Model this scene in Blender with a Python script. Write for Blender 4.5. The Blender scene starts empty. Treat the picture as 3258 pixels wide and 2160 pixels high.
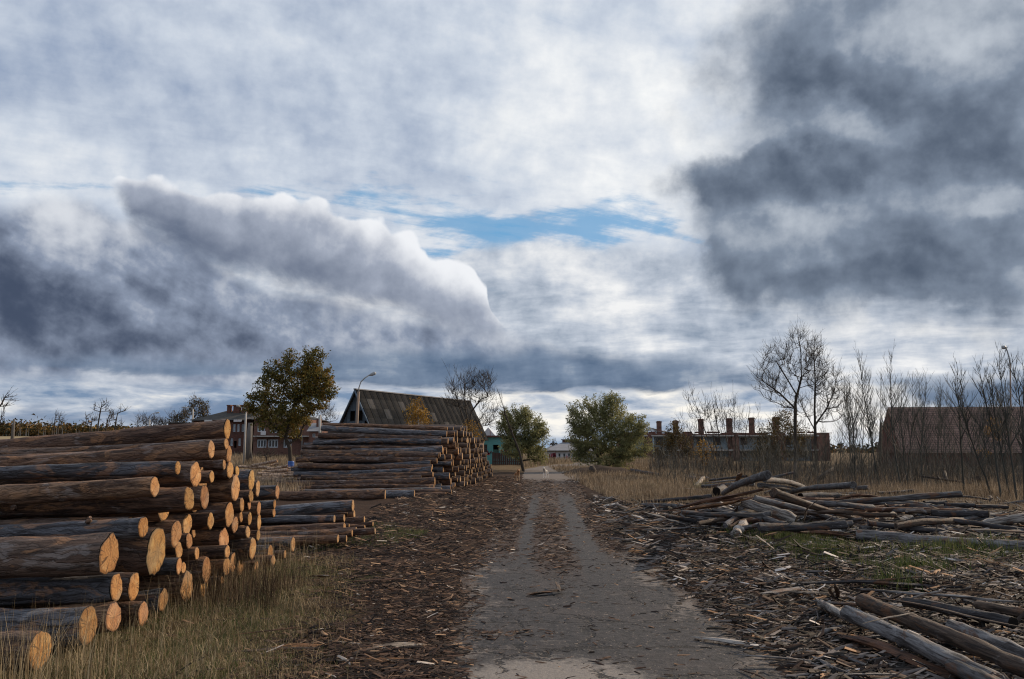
import bpy, bmesh, math, random
from mathutils import Vector, Matrix, noise
import numpy as np

R = math.radians
SC = bpy.context.scene
COL = SC.collection

# ------------------------------------------------------------------ camera
FPX, CU, CV, HV = 2534.0, 1629.0, 1080.0, 1425.0     # focal length, centre and horizon row of the photograph
PITCH = math.atan((HV - CV) / FPX)
CAMH = 2.1
cd = bpy.data.cameras.new('camera'); cam = bpy.data.objects.new('camera', cd); COL.objects.link(cam)
cam.location = (0, 0, CAMH); cam.rotation_euler = (R(90) + PITCH, 0, 0)
cd.sensor_width = 36.0; cd.lens = 36.0 * FPX / 3258.0
cd.clip_start = 0.05; cd.clip_end = 6000
SC.camera = cam
SC.render.resolution_x, SC.render.resolution_y = 1024, 679
SC.view_settings.view_transform = 'Standard'; SC.view_settings.look = 'None'
SC.view_settings.exposure = 0.12; SC.view_settings.gamma = 1.0
SC.view_settings.use_curve_mapping = False
SC.cycles.filter_width = 1.15

cp, sp = math.cos(PITCH), math.sin(PITCH)
def ray(u, v):
    x, y, z = (u - CU) / FPX, 1.0, (CV - v) / FPX
    return Vector((x, y * cp - z * sp, y * sp + z * cp))
def at(u, v, Y):                       # the point seen at (u, v) at depth Y metres in front of the camera position
    d = ray(u, v); k = Y / d.y
    return Vector((d.x * k, Y, CAMH + d.z * k))
def gnd(u, v):                         # the point of the level ground seen at (u, v)
    d = ray(u, v); k = CAMH / -d.z
    return Vector((d.x * k, d.y * k, 0.0))
def atx(u, v, X):                      # the point seen at (u, v) in the upright plane x = X
    d = ray(u, v); k = X / d.x
    return Vector((X, d.y * k, CAMH + d.z * k))

# ------------------------------------------------------------------ sun
SUN_AZ, SUN_EL = 57.0, 25.0            # degrees clockwise from +Y, and above the horizon
sd = bpy.data.lights.new('sun', 'SUN'); sun = bpy.data.objects.new('sun', sd); COL.objects.link(sun)
sd.energy = 4.3; sd.angle = R(0.8); sd.color = (1.0, 0.80, 0.58)
sv = Vector((math.sin(R(SUN_AZ)) * math.cos(R(SUN_EL)), math.cos(R(SUN_AZ)) * math.cos(R(SUN_EL)), math.sin(R(SUN_EL))))
sun.rotation_euler = sv.to_track_quat('Z', 'Y').to_euler()

# ------------------------------------------------------------------ node expressions
class E:
    """A value in a node tree; arithmetic on it adds Math nodes."""
    nt = None
    def __init__(s, sock): s.s = sock
    @staticmethod
    def put(inp, v):
        if isinstance(v, E): E.nt.links.new(v.s, inp)
        else: inp.default_value = v
    @staticmethod
    def m(op, *a, clamp=False):
        n = E.nt.nodes.new('ShaderNodeMath'); n.operation = op; n.use_clamp = clamp
        for i, v in enumerate(a): E.put(n.inputs[i], v)
        return E(n.outputs[0])
    def __add__(s, o): return E.m('ADD', s, o)
    __radd__ = __add__
    def __sub__(s, o): return E.m('SUBTRACT', s, o)
    def __rsub__(s, o): return E.m('SUBTRACT', o, s)
    def __mul__(s, o): return E.m('MULTIPLY', s, o)
    __rmul__ = __mul__
    def __truediv__(s, o): return E.m('DIVIDE', s, o)
    def __rtruediv__(s, o): return E.m('DIVIDE', o, s)
    def __pow__(s, o): return E.m('POWER', s, o)
def nd(kind, **k):
    n = E.nt.nodes.new(kind)
    for a, b in k.items(): setattr(n, a, b)
    return n
def clamp01(x): return E.m('ADD', x, 0.0, clamp=True)
def emax(a, b): return E.m('MAXIMUM', a, b)
def emin(a, b): return E.m('MINIMUM', a, b)
def step(x, a, b):                     # smooth 0..1 ramp
    n = nd('ShaderNodeMapRange', interpolation_type='SMOOTHSTEP')
    E.put(n.inputs[0], x); E.put(n.inputs[1], a); E.put(n.inputs[2], b)
    return E(n.outputs[0])
def sepxyz(v):
    n = nd('ShaderNodeSeparateXYZ'); E.put(n.inputs[0], v); return E(n.outputs[0]), E(n.outputs[1]), E(n.outputs[2])
def comb(x, y, z):
    n = nd('ShaderNodeCombineXYZ')
    for i, v in enumerate((x, y, z)): E.put(n.inputs[i], v)
    return E(n.outputs[0])
def noi(vec, scale, detail=4.0, rough=0.5, dist=0.0, lac=2.0, typ='FBM', color=False):
    n = nd('ShaderNodeTexNoise', noise_dimensions='3D', noise_type=typ)
    E.put(n.inputs['Vector'], vec); n.inputs['Scale'].default_value = scale
    n.inputs['Detail'].default_value = detail; n.inputs['Roughness'].default_value = rough
    n.inputs['Lacunarity'].default_value = lac; n.inputs['Distortion'].default_value = dist
    return E(n.outputs['Color'] if color else n.outputs['Fac'])
def voro(vec, scale, feature='F1', rnd=1.0, out='Distance', smooth=None):
    n = nd('ShaderNodeTexVoronoi', feature=feature)
    E.put(n.inputs['Vector'], vec); n.inputs['Scale'].default_value = scale
    n.inputs['Randomness'].default_value = rnd
    if smooth is not None: n.inputs['Smoothness'].default_value = smooth
    return E(n.outputs[out])
def mixc(f, a, b, mode='MIX'):
    n = nd('ShaderNodeMix', data_type='RGBA', blend_type=mode)
    E.put(n.inputs[0], f)
    for i, v in ((6, a), (7, b)):
        if isinstance(v, E): E.nt.links.new(v.s, n.inputs[i])
        else: n.inputs[i].default_value = (*v, 1) if len(v) == 3 else v
    return E(n.outputs[2])
def ramp(f, stops, interp='LINEAR'):
    n = nd('ShaderNodeValToRGB'); E.put(n.inputs[0], f); r = n.color_ramp; r.interpolation = interp
    while len(r.elements) < len(stops): r.elements.new(0.5)
    for e, (p, c) in zip(r.elements, stops):
        e.position = p; e.color = (*c, 1) if len(c) == 3 else c
    return E(n.outputs[0])
def vmul(v, m):
    n = nd('ShaderNodeVectorMath', operation='MULTIPLY'); E.put(n.inputs[0], v); n.inputs[1].default_value = m
    return E(n.outputs[0])
def vadd(v, m):
    n = nd('ShaderNodeVectorMath', operation='ADD'); E.put(n.inputs[0], v); E.put(n.inputs[1], m)
    return E(n.outputs[0])
def srgb(r, g, b):
    f = lambda c: c / 12.92 if c <= 0.04045 else ((c + 0.055) / 1.055) ** 2.4
    return (f(r / 255), f(g / 255), f(b / 255))
# ------------------------------------------------------------------ sky: Nishita behind layers of procedural cloud
W = bpy.data.worlds.new('World'); SC.world = W; W.use_nodes = True
E.nt = W.node_tree; W.node_tree.nodes.clear()
tc = nd('ShaderNodeTexCoord'); D = E(tc.outputs['Generated'])
dx, dy, dz = sepxyz(D)
AZ = E.m('ARCTAN2', dx, dy) * (180 / math.pi)
EL = E.m('ARCSINE', dz) * (180 / math.pi)
ELP = emax(EL, 0.0)
front = step(E.m('ABSOLUTE', AZ), 75.0, 45.0)
ARNG = 60.0
def ae(u, v):
    d = ray(u, v).normalized()
    return math.degrees(math.atan2(d.x, d.y)), math.degrees(math.asin(d.z))
def curve(pts):                        # elevation in degrees as a function of azimuth; pts in degrees
    n = nd('ShaderNodeFloatCurve'); c = n.mapping.curves[0]
    pts = sorted(pts)
    pts = [(max(0, min(1, (a + ARNG) / (2 * ARNG))), max(0, min(1, (e + 10) / 60))) for a, e in pts]
    while len(c.points) < len(pts): c.points.new(0.5, 0.5)
    for p, (x, y) in zip(c.points, pts): p.location = (x, y); p.handle_type = 'AUTO_CLAMPED'
    n.mapping.update()
    E.put(n.inputs['Value'], E.m('ADD', (AZ + ARNG) / (2 * ARNG), 0.0, clamp=True))
    return E(n.outputs[0]) * 60 - 10
def line(*uv): return curve([ae(u, v) for u, v in uv])
def lift(x): return clamp01(x)
# noise fields: P is flattened onto a cloud ceiling (perspective), D is plain direction
dn = emax(dz, 0.0) + 0.10
P = comb(dx / dn, dy / dn, 0.0)
nbig = noi(P, 0.55, 5, 0.52, 0.3)
nmid = noi(P, 1.6, 7, 0.58, 0.4)
nfin = noi(P, 5.0, 6, 0.6, 0.2)
strk = noi(comb(dx / dn * 0.5 + dy / dn * 0.5, dy / dn * 2.6 - dx / dn * 1.2, 3.0), 1.4, 6, 0.62, 0.5)
wob = noi(D, 7.0, 7, 0.55)             # billow noise for cloud edges
wob2 = noi(D, 20.0, 6, 0.6)
relA = noi(D, 9.0, 6, 0.55); relB = noi(vadd(D, (0.012, 0.0, 0.018)), 9.0, 6, 0.55)
relief = (relA - relB) * 6.0           # light from the upper right on lumps
wc1 = noi(D, 4.5, 4, 0.55, color=True); wc2 = noi(D, 15.0, 5, 0.6, color=True)
w1x, w1y, _ = sepxyz(wc1); w2x, w2y, _ = sepxyz(wc2)
AW = AZ + (w1x - 0.5) * 16.0 + (w2x - 0.5) * 6.0     # warped angles, for ragged cloud outlines
EW = EL + (w1y - 0.5) * 9.0 + (w2y - 0.5) * 4.0

def diag(slope, along, across, sc, det=6, rough=0.56, k=0.0):     # noise drawn out along a slanting direction
    a = math.atan(slope); X = AZ * math.cos(a) - ELP * math.sin(a); Y = AZ * math.sin(a) + ELP * math.cos(a)
    return noi(comb(X * along, Y * across, k), sc, det, rough, 0.35)
dg = diag(0.42, 0.065, 0.115, 1.7, 7, 0.55, 2.0); dg2 = diag(0.42, 0.075, 0.12, 4.2, 6, 0.58, 6.0)
dgs = diag(0.42, 0.045, 0.115, 1.7, 3, 0.45, 2.0)
sky = nd('ShaderNodeTexSky', sky_type='NISHITA', sun_disc=False)
sky.sun_elevation = R(SUN_EL); sky.sun_rotation = R(SUN_AZ); sky.air_density = 1.0; sky.dust_density = 0.3; sky.ozone_density = 2.5
SKY = mixc(1.0, E(sky.outputs[0]), (0.10, 0.10, 0.10), 'MULTIPLY')
BLUE = mixc(0.62, SKY, srgb(100, 164, 208))

def shade(f, dark, mid, light):        # colour by brightness 0..1
    return ramp(clamp01(f), [(0.0, dark), (0.5, mid), (1.0, light)])

# 1. high white veil, thin where the blue shows
gap_d = emin(E.m('ABSOLUTE', EL - line((-200, 640), (0, 618), (300, 598), (620, 600), (900, 620), (1130, 650), (1350, 690), (1560, 720), (1800, 705), (2050, 700), (2200, 740), (2500, 760), (3400, 700))), 12.0)
gapw = curve([(-60, 0.5)] + [(ae(u, 600)[0], w) for u, w in ((0, .7), (200, .5), (300, 1.2), (420, .4), (700, .6), (1000, 1.5), (1200, 2.2), (1450, 3.4), (1600, 2.6), (1700, 1.8), (1900, 2.2), (2100, 1.8), (2300, .5), (3000, 0.1))] + [(60, 0.3)])
gap = step(gap_d / emax(gapw, 0.1) + (strk - 0.5) * 4.6 + (nmid - 0.5) * 6.5 + (nfin - 0.5) * 3.0, 0.72, -0.55) * front
gap2 = step(strk * 0.6 + nmid * 0.4, 0.40, 0.28)
veil_b = 0.50 + (nbig - 0.5) * 1.0 + (nmid - 0.5) * 0.9 + (strk - 0.5) * 0.45 + (wob - 0.5) * 0.55 + relief * 0.22 + (nfin - 0.5) * 0.30 + (wob2 - 0.5) * 0.2
tlb = step(AZ, 5.0, -34.0) * step(EL, 8.0, 24.0) * 0.18
glow = step(E.m('SQRT', (AZ - ae(2150, 300)[0]) * (AZ - ae(2150, 300)[0]) * 0.4 + (EL - ae(2150, 300)[1]) ** 2.0), 14.0, 0.0) * 0.30
VEIL = shade(veil_b + glow - tlb, srgb(140, 156, 182), srgb(194, 203, 216), srgb(240, 241, 241))
C = mixc(clamp01(gap * 0.86 + gap2 * 0.38), VEIL, BLUE)

def layer(C, top, bot, st, sb, at_, ab, colour, op=1.0, nt_=None, nb_=None):
    nt_ = wob if nt_ is None else nt_; nb_ = nmid if nb_ is None else nb_
    a = top - EL + (nt_ - 0.5) * at_
    b = EL - bot + (nb_ - 0.5) * ab
    m = step(a, 0.0, st) * step(b, 0.0, sb) * front * op
    return mixc(m, C, colour)

# 2. broken cloud field under the gap, centre and right
t2 = line((-300, 900), (900, 800), (1300, 860), (1500, 770), (1700, 745), (2000, 760), (2300, 800), (2800, 860), (3500, 820))
b2 = line((-300, 1700), (3500, 1700))
f2 = 0.58 + (nmid - 0.5) * 2.0 + (nbig - 0.5) * 0.9 + (nfin - 0.5) * 0.5 + relief * 0.35
C2 = shade(f2, srgb(122, 138, 158), srgb(184, 192, 204), srgb(236, 236, 236))
C = layer(C, t2, b2, 1.2, 1.0, 3.0, 1.0, C2, 0.9, nmid)

billow0 = voro(vadd(D, vmul(noi(D, 12, 3, 0.5, color=True), (0.05, 0.05, 0.05))), 15.0, 'SMOOTH_F1', 1.0, smooth=0.5)
# 3. left bank of cloud, darker towards the left and its base
t3 = line((-400, 600), (0, 640), (180, 618), (330, 650), (520, 720), (700, 820), (900, 900), (1150, 960), (1500, 1010), (1800, 1100), (2100, 1180), (3500, 1240))
b3 = line((-400, 1500), (3500, 1500))
core = step(E.m('SQRT', ((AW - ae(60, 960)[0]) * 0.45) ** 2.0 + ((EW - ae(60, 960)[1]) * 1.0) ** 2.0), 6.5, 0.0)
core2 = step(E.m('SQRT', ((AW - ae(520, 1080)[0]) * 0.22) ** 2.0 + ((EW - ae(520, 1085)[1]) * 1.0) ** 2.0), 3.2, 0.0)
brt = step(E.m('SQRT', ((AW - ae(900, 1010)[0]) * 0.35) ** 2.0 + ((EW - ae(900, 1000)[1]) * 1.3) ** 2.0), 5.0, 0.0)
f3 = 0.54 + (dg - 0.5) * 1.7 + (dg2 - 0.5) * 0.7 + (wob - 0.5) * 0.7 + (wob2 - 0.5) * 0.35 + relief * 0.40 + (0.36 - billow0) * 0.5 - core * 0.46 - core2 * 0.30 + brt * 0.20
C3 = shade(step(f3, -0.55, 1.25), srgb(66, 77, 98), srgb(134, 145, 165), srgb(208, 212, 219))
C = layer(C, t3, b3, 1.3, 1.0, 3.4, 1.0, C3)

# 4. the diagonal cumulus
t4p = [(335, 600), (370, 562), (470, 552), (540, 570), (600, 572), (700, 592), (790, 600), (900, 608), (985, 618), (1060, 650), (1120, 672), (1230, 700), (1300, 726), (1370, 800), (1450, 810), (1500, 850), (1545, 900), (1580, 985), (1640, 1050)]
b4p = [(335, 604), (370, 640), (470, 720), (600, 790), (700, 845), (800, 868), (900, 905), (1000, 925), (1100, 952), (1200, 958), (1300, 1000), (1400, 1040), (1500, 1052), (1600, 1062), (1640, 1052)]
off = -9.0
t4 = curve([(-60, off), (ae(300, 600)[0], off)] + [ae(*p) for p in t4p] + [(ae(1680, 1000)[0], off), (60, off)])
b4 = curve([(-60, 3.0)] + [ae(*p) for p in b4p] + [(60, 2.0)])
billow = voro(vadd(D, vmul(noi(D, 16, 3, 0.5, color=True), (0.03, 0.03, 0.03))), 26.0, 'SMOOTH_F1', 1.0, smooth=0.6)
edge = (0.30 - billow) * 1.8 + (wob2 - 0.5) * 0.9
up4 = clamp01((EL - b4) / emax(t4 - b4, 0.3))
right4 = step(AZ, ae(700, 800)[0], ae(1500, 900)[0])
f4 = (up4 ** 1.3) * 0.85 + right4 * 0.32 - 0.10 + (wob2 - 0.5) * 0.35 + (wob - 0.5) * 0.6 + (dgs - 0.5) * 0.5 + relief * 0.22 + (0.35 - billow) * 0.25 + step(up4, 0.60, 1.0) * 0.28
C4 = shade(step(f4, -0.30, 1.12), srgb(96, 107, 128), srgb(156, 164, 180), srgb(232, 234, 238))
a4 = t4 - EL + edge; bb4 = EL - b4 + (wob - 0.5) * 4.0 + (dg2 - 0.5) * 3.0
win4 = step(AZ + (wob - 0.5) * 4.0, ae(300, 600)[0], ae(450, 600)[0]) * step(AZ + (wob - 0.5) * 3.0, ae(1665, 1000)[0], ae(1560, 1000)[0])
m4 = step(a4, 0.0, 0.34) * step(bb4 - (1.0 - win4) * 2.5, -1.7, 1.0) * step(win4, 0.0, 0.5) * front
C = mixc(m4, C, C4)

# 5. the dark mass at the upper right, ragged on its left
def blob(u, v, ru, rv, slope=0.0):     # soft ellipse, radii in pixels of the photograph
    a0, e0 = ae(u, v); ka = ru / FPX * 57.3; ke = rv / FPX * 57.3
    X = (AW - a0); Y = (EW - e0) - X * slope
    return E.m('SQRT', (X / ka) ** 2.0 + (Y / ke) ** 2.0)
def bl(u, v, ru, rv, slope=0.0): return step(blob(u, v, ru, rv, slope), 1.0, 0.25)
m5 = emax(emax(bl(3000, 500, 960, 640), bl(2500, 500, 460, 230, 0.1)), emax(bl(2500, 720, 380, 280, 0.2), bl(2950, 830, 640, 230)))
m5 = emax(m5, bl(2800, 200, 760, 420))
m5 = emax(m5, step(AZ, 24.0, 34.0) * step(EL, 7.0, 10.0) * step(EL, 40.0, 25.0))
def bl2(u, v, ru, rv, slope=0.0):      # the same with less warp and a firm middle
    a0, e0 = ae(u, v); X = (AZ * 0.5 + AW * 0.5 - a0); Y = (EL * 0.5 + EW * 0.5 - e0) - X * slope
    return step(E.m('SQRT', (X / (ru / FPX * 57.3)) ** 2.0 + (Y / (rv / FPX * 57.3)) ** 2.0), 1.08, 0.38)
m5 = emax(m5, emax(bl2(3000, 560, 830, 470), bl2(2570, 660, 420, 270, -0.1)))
m5n = m5 + (wob - 0.5) * 0.7 + (wob2 - 0.5) * 0.30
M5 = step(m5n, 0.06, 0.78) * front
hi = emax(bl(2430, 330, 560, 110, -0.28), bl(3050, 20, 520, 210)); hi = emax(hi, bl(2780, 640, 360, 90, -0.25) * 0.7); hi = emax(hi, bl(3250, 650, 110, 70)); hi = emax(hi, bl(3150, 60, 420, 200) * 1.05)
lo = emax(bl(2480, 540, 420, 110), bl(2700, 240, 420, 120, -0.1)); lo = emax(lo, bl(3100, 440, 300, 140)); lo = emax(lo, bl(2800, 860, 500, 90))
f5 = 0.38 + (wob - 0.5) * 0.45 + (nmid - 0.5) * 0.45 + (w1x - 0.5) * 0.55 + relief * 0.25 + (wob2 - 0.5) * 0.30 + hi * 0.27 - lo * 0.26 - (m5n - 0.62) * 0.10
C5 = shade(step(f5, -0.30, 1.20), srgb(72, 84, 102), srgb(124, 136, 153), srgb(192, 199, 208))
C = mixc(M5, C, C5)

# 6. low bands along the horizon
t6 = line((-300, 1130), (300, 1115), (600, 1110), (900, 1120), (1200, 1085), (1500, 1070), (1800, 1075), (2100, 1105), (2350, 1160), (2600, 1230), (2900, 1170), (3500, 1180))
b6 = line((-300, 1190), (300, 1190), (600, 1200), (780, 1212), (1000, 1222), (1250, 1240), (1500, 1248), (1800, 1250), (2050, 1248), (2300, 1235), (2600, 1260), (2900, 1330), (3500, 1345))
nh = noi(comb(AZ * 0.040, EL * 0.12, 0.0), 3.2, 6, 0.58, 0.25)
nh2 = noi(comb(AZ * 0.055, EL * 0.21, 5.0), 3.2, 7, 0.58, 0.25)
CH = shade(0.60 + (nh2 - 0.5) * 3.4 + step(EL, 4.0, 0.5) * 0.10 - step(AZ, -4.0, -16.0) * 0.34, srgb(118, 140, 168), srgb(184, 192, 204), srgb(244, 240, 232))
C = mixc(step(EL + (nh - 0.5) * 1.5, 4.8, 3.6), C, CH)
C6 = shade(0.34 + (nh - 0.5) * 1.6 + (nmid - 0.5) * 0.9 + (wob - 0.5) * 0.7 + relief * 0.3, srgb(84, 104, 130), srgb(116, 133, 156), srgb(176, 184, 194))
C = layer(C, t6, b6, 1.8, 0.5, 3.6, 2.4, C6, 0.96, wob, nh2)
C6b = shade(0.4 + (nh2 - 0.5) * 2.0, srgb(100, 122, 152), srgb(132, 146, 168), srgb(180, 186, 194))
C = mixc(step(E.m('ABSOLUTE', EL - 1.9 + (nh - 0.5) * 4.5), 0.8, 0.1) * step(AZ, -2.0, -14.0) * 0.7, C, C6b)
C = mixc(step(EL, 1.2, 0.1) * 0.45, C, srgb(170, 190, 212))
# the bright break where the sun stands low behind the far right building
C = mixc(bl(2700, 1360, 240, 90) * 0.6, C, (1.05, 1.0, 0.93)); C = mixc(bl(3150, 1290, 440, 60, 0.03) * 0.65, C, (1.05, 1.02, 0.97))
C = mixc(step(EL, -0.5, -2.0), C, (0.05, 0.045, 0.04))

bg = nd('ShaderNodeBackground'); E.put(bg.inputs[0], C); bg.inputs[1].default_value = 1.0
wo = nd('ShaderNodeOutputWorld'); E.nt.links.new(bg.outputs[0], wo.inputs[0])
W.cycles.sampling_method = 'MANUAL'; W.cycles.sample_map_resolution = 1024
# ------------------------------------------------------------------ materials
def mat(name, fn, rough=0.8, spec=0.25, trans=0.0, two=False):
    m = bpy.data.materials.new(name); m.use_nodes = True
    nt = m.node_tree; nt.nodes.clear(); E.nt = nt
    out = nd('ShaderNodeOutputMaterial'); b = nd('ShaderNodeBsdfPrincipled')
    r = fn()
    col, bump, rg = (list(r) + [None, None])[:3] if isinstance(r, tuple) and isinstance(r[0], (E, tuple)) else (r, None, None)
    if isinstance(col, E): nt.links.new(col.s, b.inputs['Base Color'])
    else: b.inputs['Base Color'].default_value = (*col, 1)
    b.inputs['Roughness'].default_value = rough
    if rg is not None: E.put(b.inputs['Roughness'], rg)
    b.inputs['Specular IOR Level'].default_value = spec
    if bump is not None:
        bn = nd('ShaderNodeBump'); bn.inputs['Distance'].default_value = bump[1]; bn.inputs['Strength'].default_value = 1.0
        E.put(bn.inputs['Height'], bump[0]); nt.links.new(bn.outputs[0], b.inputs['Normal'])
    res = b.outputs[0]
    if trans:
        t = nd('ShaderNodeBsdfTranslucent')
        if isinstance(col, E): nt.links.new(col.s, t.inputs[0])
        else: t.inputs[0].default_value = (*col, 1)
        mx = nd('ShaderNodeMixShader'); mx.inputs[0].default_value = trans
        nt.links.new(b.outputs[0], mx.inputs[1]); nt.links.new(t.outputs[0], mx.inputs[2]); res = mx.outputs[0]
    nt.links.new(res, out.inputs[0])
    return m
def objc(): return E(nd('ShaderNodeTexCoord').outputs['Object'])
def wpos(): return E(nd('ShaderNodeNewGeometry').outputs['Position'])
def ocol(): return E(nd('ShaderNodeObjectInfo').outputs['Color'])
def ornd(): return E(nd('ShaderNodeObjectInfo').outputs['Random'])
def attr(nm='rnd'):
    n = nd('ShaderNodeAttribute', attribute_name=nm); return E(n.outputs['Fac'])
def hsvv(c, v):
    n = nd('ShaderNodeHueSaturation'); E.put(n.inputs['Color'], c); E.put(n.inputs['Value'], v); return E(n.outputs[0])

def f_bark():
    p = vadd(objc(), comb(ornd() * 40.0, ornd() * 17.0, 0.0))
    g = noi(vmul(p, (0.9, 7.0, 7.0)), 2.2, 6, 0.62, 0.6)
    g2 = noi(vmul(p, (1.2, 3.0, 3.0)), 1.6, 5, 0.6, 0.8)
    fine = noi(vmul(p, (3.0, 26.0, 26.0)), 2.5, 5, 0.7, 0.5)
    base = ocol()
    flake = voro(vmul(vadd(p, vmul(noi(p, 6.0, 3, 0.5, color=True), (0.12, 0.12, 0.12))), (1.0, 8.0, 8.0)), 2.4, 'F1', 1.0, 'Color')
    fk = sepxyz(flake)[0]; fe = voro(vmul(vadd(p, vmul(noi(p, 6.0, 3, 0.5, color=True), (0.12, 0.12, 0.12))), (1.0, 8.0, 8.0)), 2.4, 'DISTANCE_TO_EDGE', 1.0)
    base = hsvv(base, 1.65); dark = mixc(1.0, base, (0.20, 0.17, 0.16), 'MULTIPLY')
    lite = mixc(0.6, base, (0.30, 0.285, 0.29))
    tan = mixc(0.7, base, (0.32, 0.155, 0.068))
    c = mixc(step(g, 0.38, 0.58), dark, base)
    c = mixc(step(fk + (fine - 0.5), 0.62, 0.80) * 0.55, c, mixc(1.0, base, (0.45, 0.36, 0.32), 'MULTIPLY'))
    c = mixc(step(g2, 0.54, 0.63) * 0.8, c, tan)
    c = mixc(step(g2 + (fk - 0.5) * 0.1, 0.42, 0.33) * 0.5, c, lite)
    c = mixc(step(fe, 0.07, 0.0) * 0.40, c, dark)
    c = hsvv(c, 0.45 + fine * 1.25)
    return c, (g * 0.5 + fine * 0.5 + fk * 0.25 + step(fe, 0.0, 0.12) * 0.2, 0.045)
BARK = mat('bark', f_bark, 0.72, 0.35)

def f_end():
    p = objc(); x, y, z = sepxyz(p)
    w = noi(vadd(p, comb(ornd() * 30.0, 0.0, 0.0)), 5.0, 3, 0.5)
    r = E.m('SQRT', y * y + z * z) + (w - 0.5) * 0.035
    ring = E.m('SINE', r * 210.0 + w * 7.0) * 0.5 + 0.5
    ang = E.m('ARCTAN2', y, z)
    crack = noi(comb(ang * 2.2, r * 2.0, ornd() * 50.0), 2.2, 4, 0.7)
    blot = noi(vadd(p, comb(0.0, ornd() * 30.0, 0.0)), 5.5, 5, 0.65, 1.0)
    saw = noi(vmul(vadd(p, comb(0.0, 0.0, ornd() * 9.0)), (1.0, 3.0, 40.0)), 3.0, 3, 0.6)
    c = mixc(ring * 0.45, (0.40, 0.222, 0.094), (0.24, 0.115, 0.042))
    c = mixc(step(blot, 0.50, 0.66) * 0.80, c, (0.47, 0.315, 0.165))
    c = mixc(step(blot, 0.47, 0.34) * 0.80, c, (0.22, 0.105, 0.045))
    rimd = step(E.m('ABSOLUTE', attr('rim') - 0.90), 0.16, 0.0)
    c = mixc(step(attr('rim') + (blot - 0.5) * 0.5, 0.80, 0.98) * 0.65, c, (0.17, 0.085, 0.042))
    c = mixc(step(crack, 0.45, 0.38) * 0.9, c, (0.085, 0.045, 0.025))
    c = mixc(step(r, 0.022, 0.0) * 0.6, c, (0.16, 0.08, 0.04))
    c = mixc(step(attr('rim') + (crack - 0.5) * 0.06, 0.950, 0.972), c, (0.035, 0.024, 0.019))
    gw = noi(vadd(p, comb(ornd() * 11.0, 0.0, ornd() * 20.0)), 2.5, 3, 0.5)
    c = mixc(step(gw, 0.50, 0.68) * 0.5, c, (0.25, 0.20, 0.15)); c = mixc(0.9, c, ocol(), 'MULTIPLY')
    c = hsvv(c, 0.60 + saw * 0.60)
    return c, (saw + blot, 0.012)
ENDM = mat('sawn_wood', f_end, 0.75, 0.2)

def f_grey():
    p = vadd(objc(), comb(ornd() * 40.0, ornd() * 17.0, 0.0))
    g = noi(vmul(p, (0.8, 9.0, 9.0)), 2.4, 6, 0.65, 0.5)
    b = noi(vmul(p, (1.4, 2.6, 2.6)), 1.8, 5, 0.62, 0.9)
    fine = noi(vmul(p, (2.5, 34.0, 34.0)), 2.5, 4, 0.7)
    c = mixc(step(g, 0.36, 0.62), mixc(1.0, ocol(), (0.22, 0.20, 0.20), 'MULTIPLY'), ocol())
    c = mixc(step(b, 0.53, 0.64) * 0.75, c, (0.13, 0.060, 0.028))
    c = mixc(step(b, 0.40, 0.30) * 0.6, c, (0.27, 0.26, 0.265))
    k = noi(vmul(p, (1.2, 22.0, 22.0)), 1.5, 3, 0.6); c = mixc(step(k, 0.42, 0.36) * 0.8, c, (0.018, 0.014, 0.013))
    return hsvv(c, 0.5 + fine * 0.95), (g * 0.8 + fine * 0.5, 0.03)
GREYW = mat('weathered_wood', f_grey, 0.75, 0.3)

def f_birch():
    p = vadd(objc(), comb(ornd() * 40.0, 0.0, 0.0))
    g = noi(vmul(p, (9.0, 3.0, 3.0)), 2.6, 4, 0.6, 0.6)
    h = noi(vmul(p, (2.0, 1.2, 1.2)), 2.0, 5, 0.65)
    c = mixc(step(g, 0.40, 0.56) * 0.8 + 0.2, (0.06, 0.045, 0.038), ocol()); c = mixc(step(h, 0.50, 0.62) * 0.8, c, (0.13, 0.075, 0.045))
    return c, (g + h, 0.03)
BIRCH = mat('birch_bark', f_birch, 0.7, 0.3)
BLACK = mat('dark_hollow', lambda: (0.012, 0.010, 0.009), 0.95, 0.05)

def zone(x, y, x0, x1, y0, y1, soft=1.0):
    return step(x, x0 - soft, x0 + soft) * step(x, x1 + soft, x1 - soft) * step(y, y0 - soft, y0 + soft) * step(y, y1 + soft, y1 - soft)
def f_ground():
    p = wpos(); x, y, z = sepxyz(p)
    n1 = noi(p, 0.35, 6, 0.6, 0.4); n2 = noi(p, 2.2, 6, 0.65, 0.5); n3 = noi(p, 14.0, 5, 0.7)
    xw = x + (n1 - 0.5) * 5.0; yw = y + (n1 - 0.5) * 9.0
    soil = mixc(n2, (0.016, 0.010, 0.0075), (0.052, 0.030, 0.020)); soil = mixc(step(n3, 0.54, 0.70) * 0.7, soil, (0.10, 0.060, 0.038))
    dry = mixc(n3, (0.05, 0.034, 0.018), (0.18, 0.125, 0.068)); dry = mixc(step(n2, 0.52, 0.62) * 0.6, dry, (0.055, 0.035, 0.018))
    turf = mixc(n3, (0.026, 0.030, 0.012), (0.085, 0.080, 0.035)); turf = mixc(step(n2, 0.5, 0.62) * 0.8, turf, dry)
    c = soil
    c = mixc(zone(xw, yw, -30.0, -2.6, -30.0, 14.5), c, turf)
    c = mixc(emax(zone(xw, y, -900.0, -11.0, 18.0, 1400.0, 2.0), step(yw, 62.0, 82.0)), c, dry)
    c = mixc(zone(xw, yw, 5.5, 900.0, 25.5, 1400.0, 1.5), c, dry)
    c = mixc(zone(xw, y, -4000.0, -60.0, 130.0, 4000.0, 30.0), c, mixc(n3, (0.20, 0.155, 0.09), (0.30, 0.24, 0.14)))
    return c, (n2 * 0.6 + n3 * 0.5, 0.05)
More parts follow.
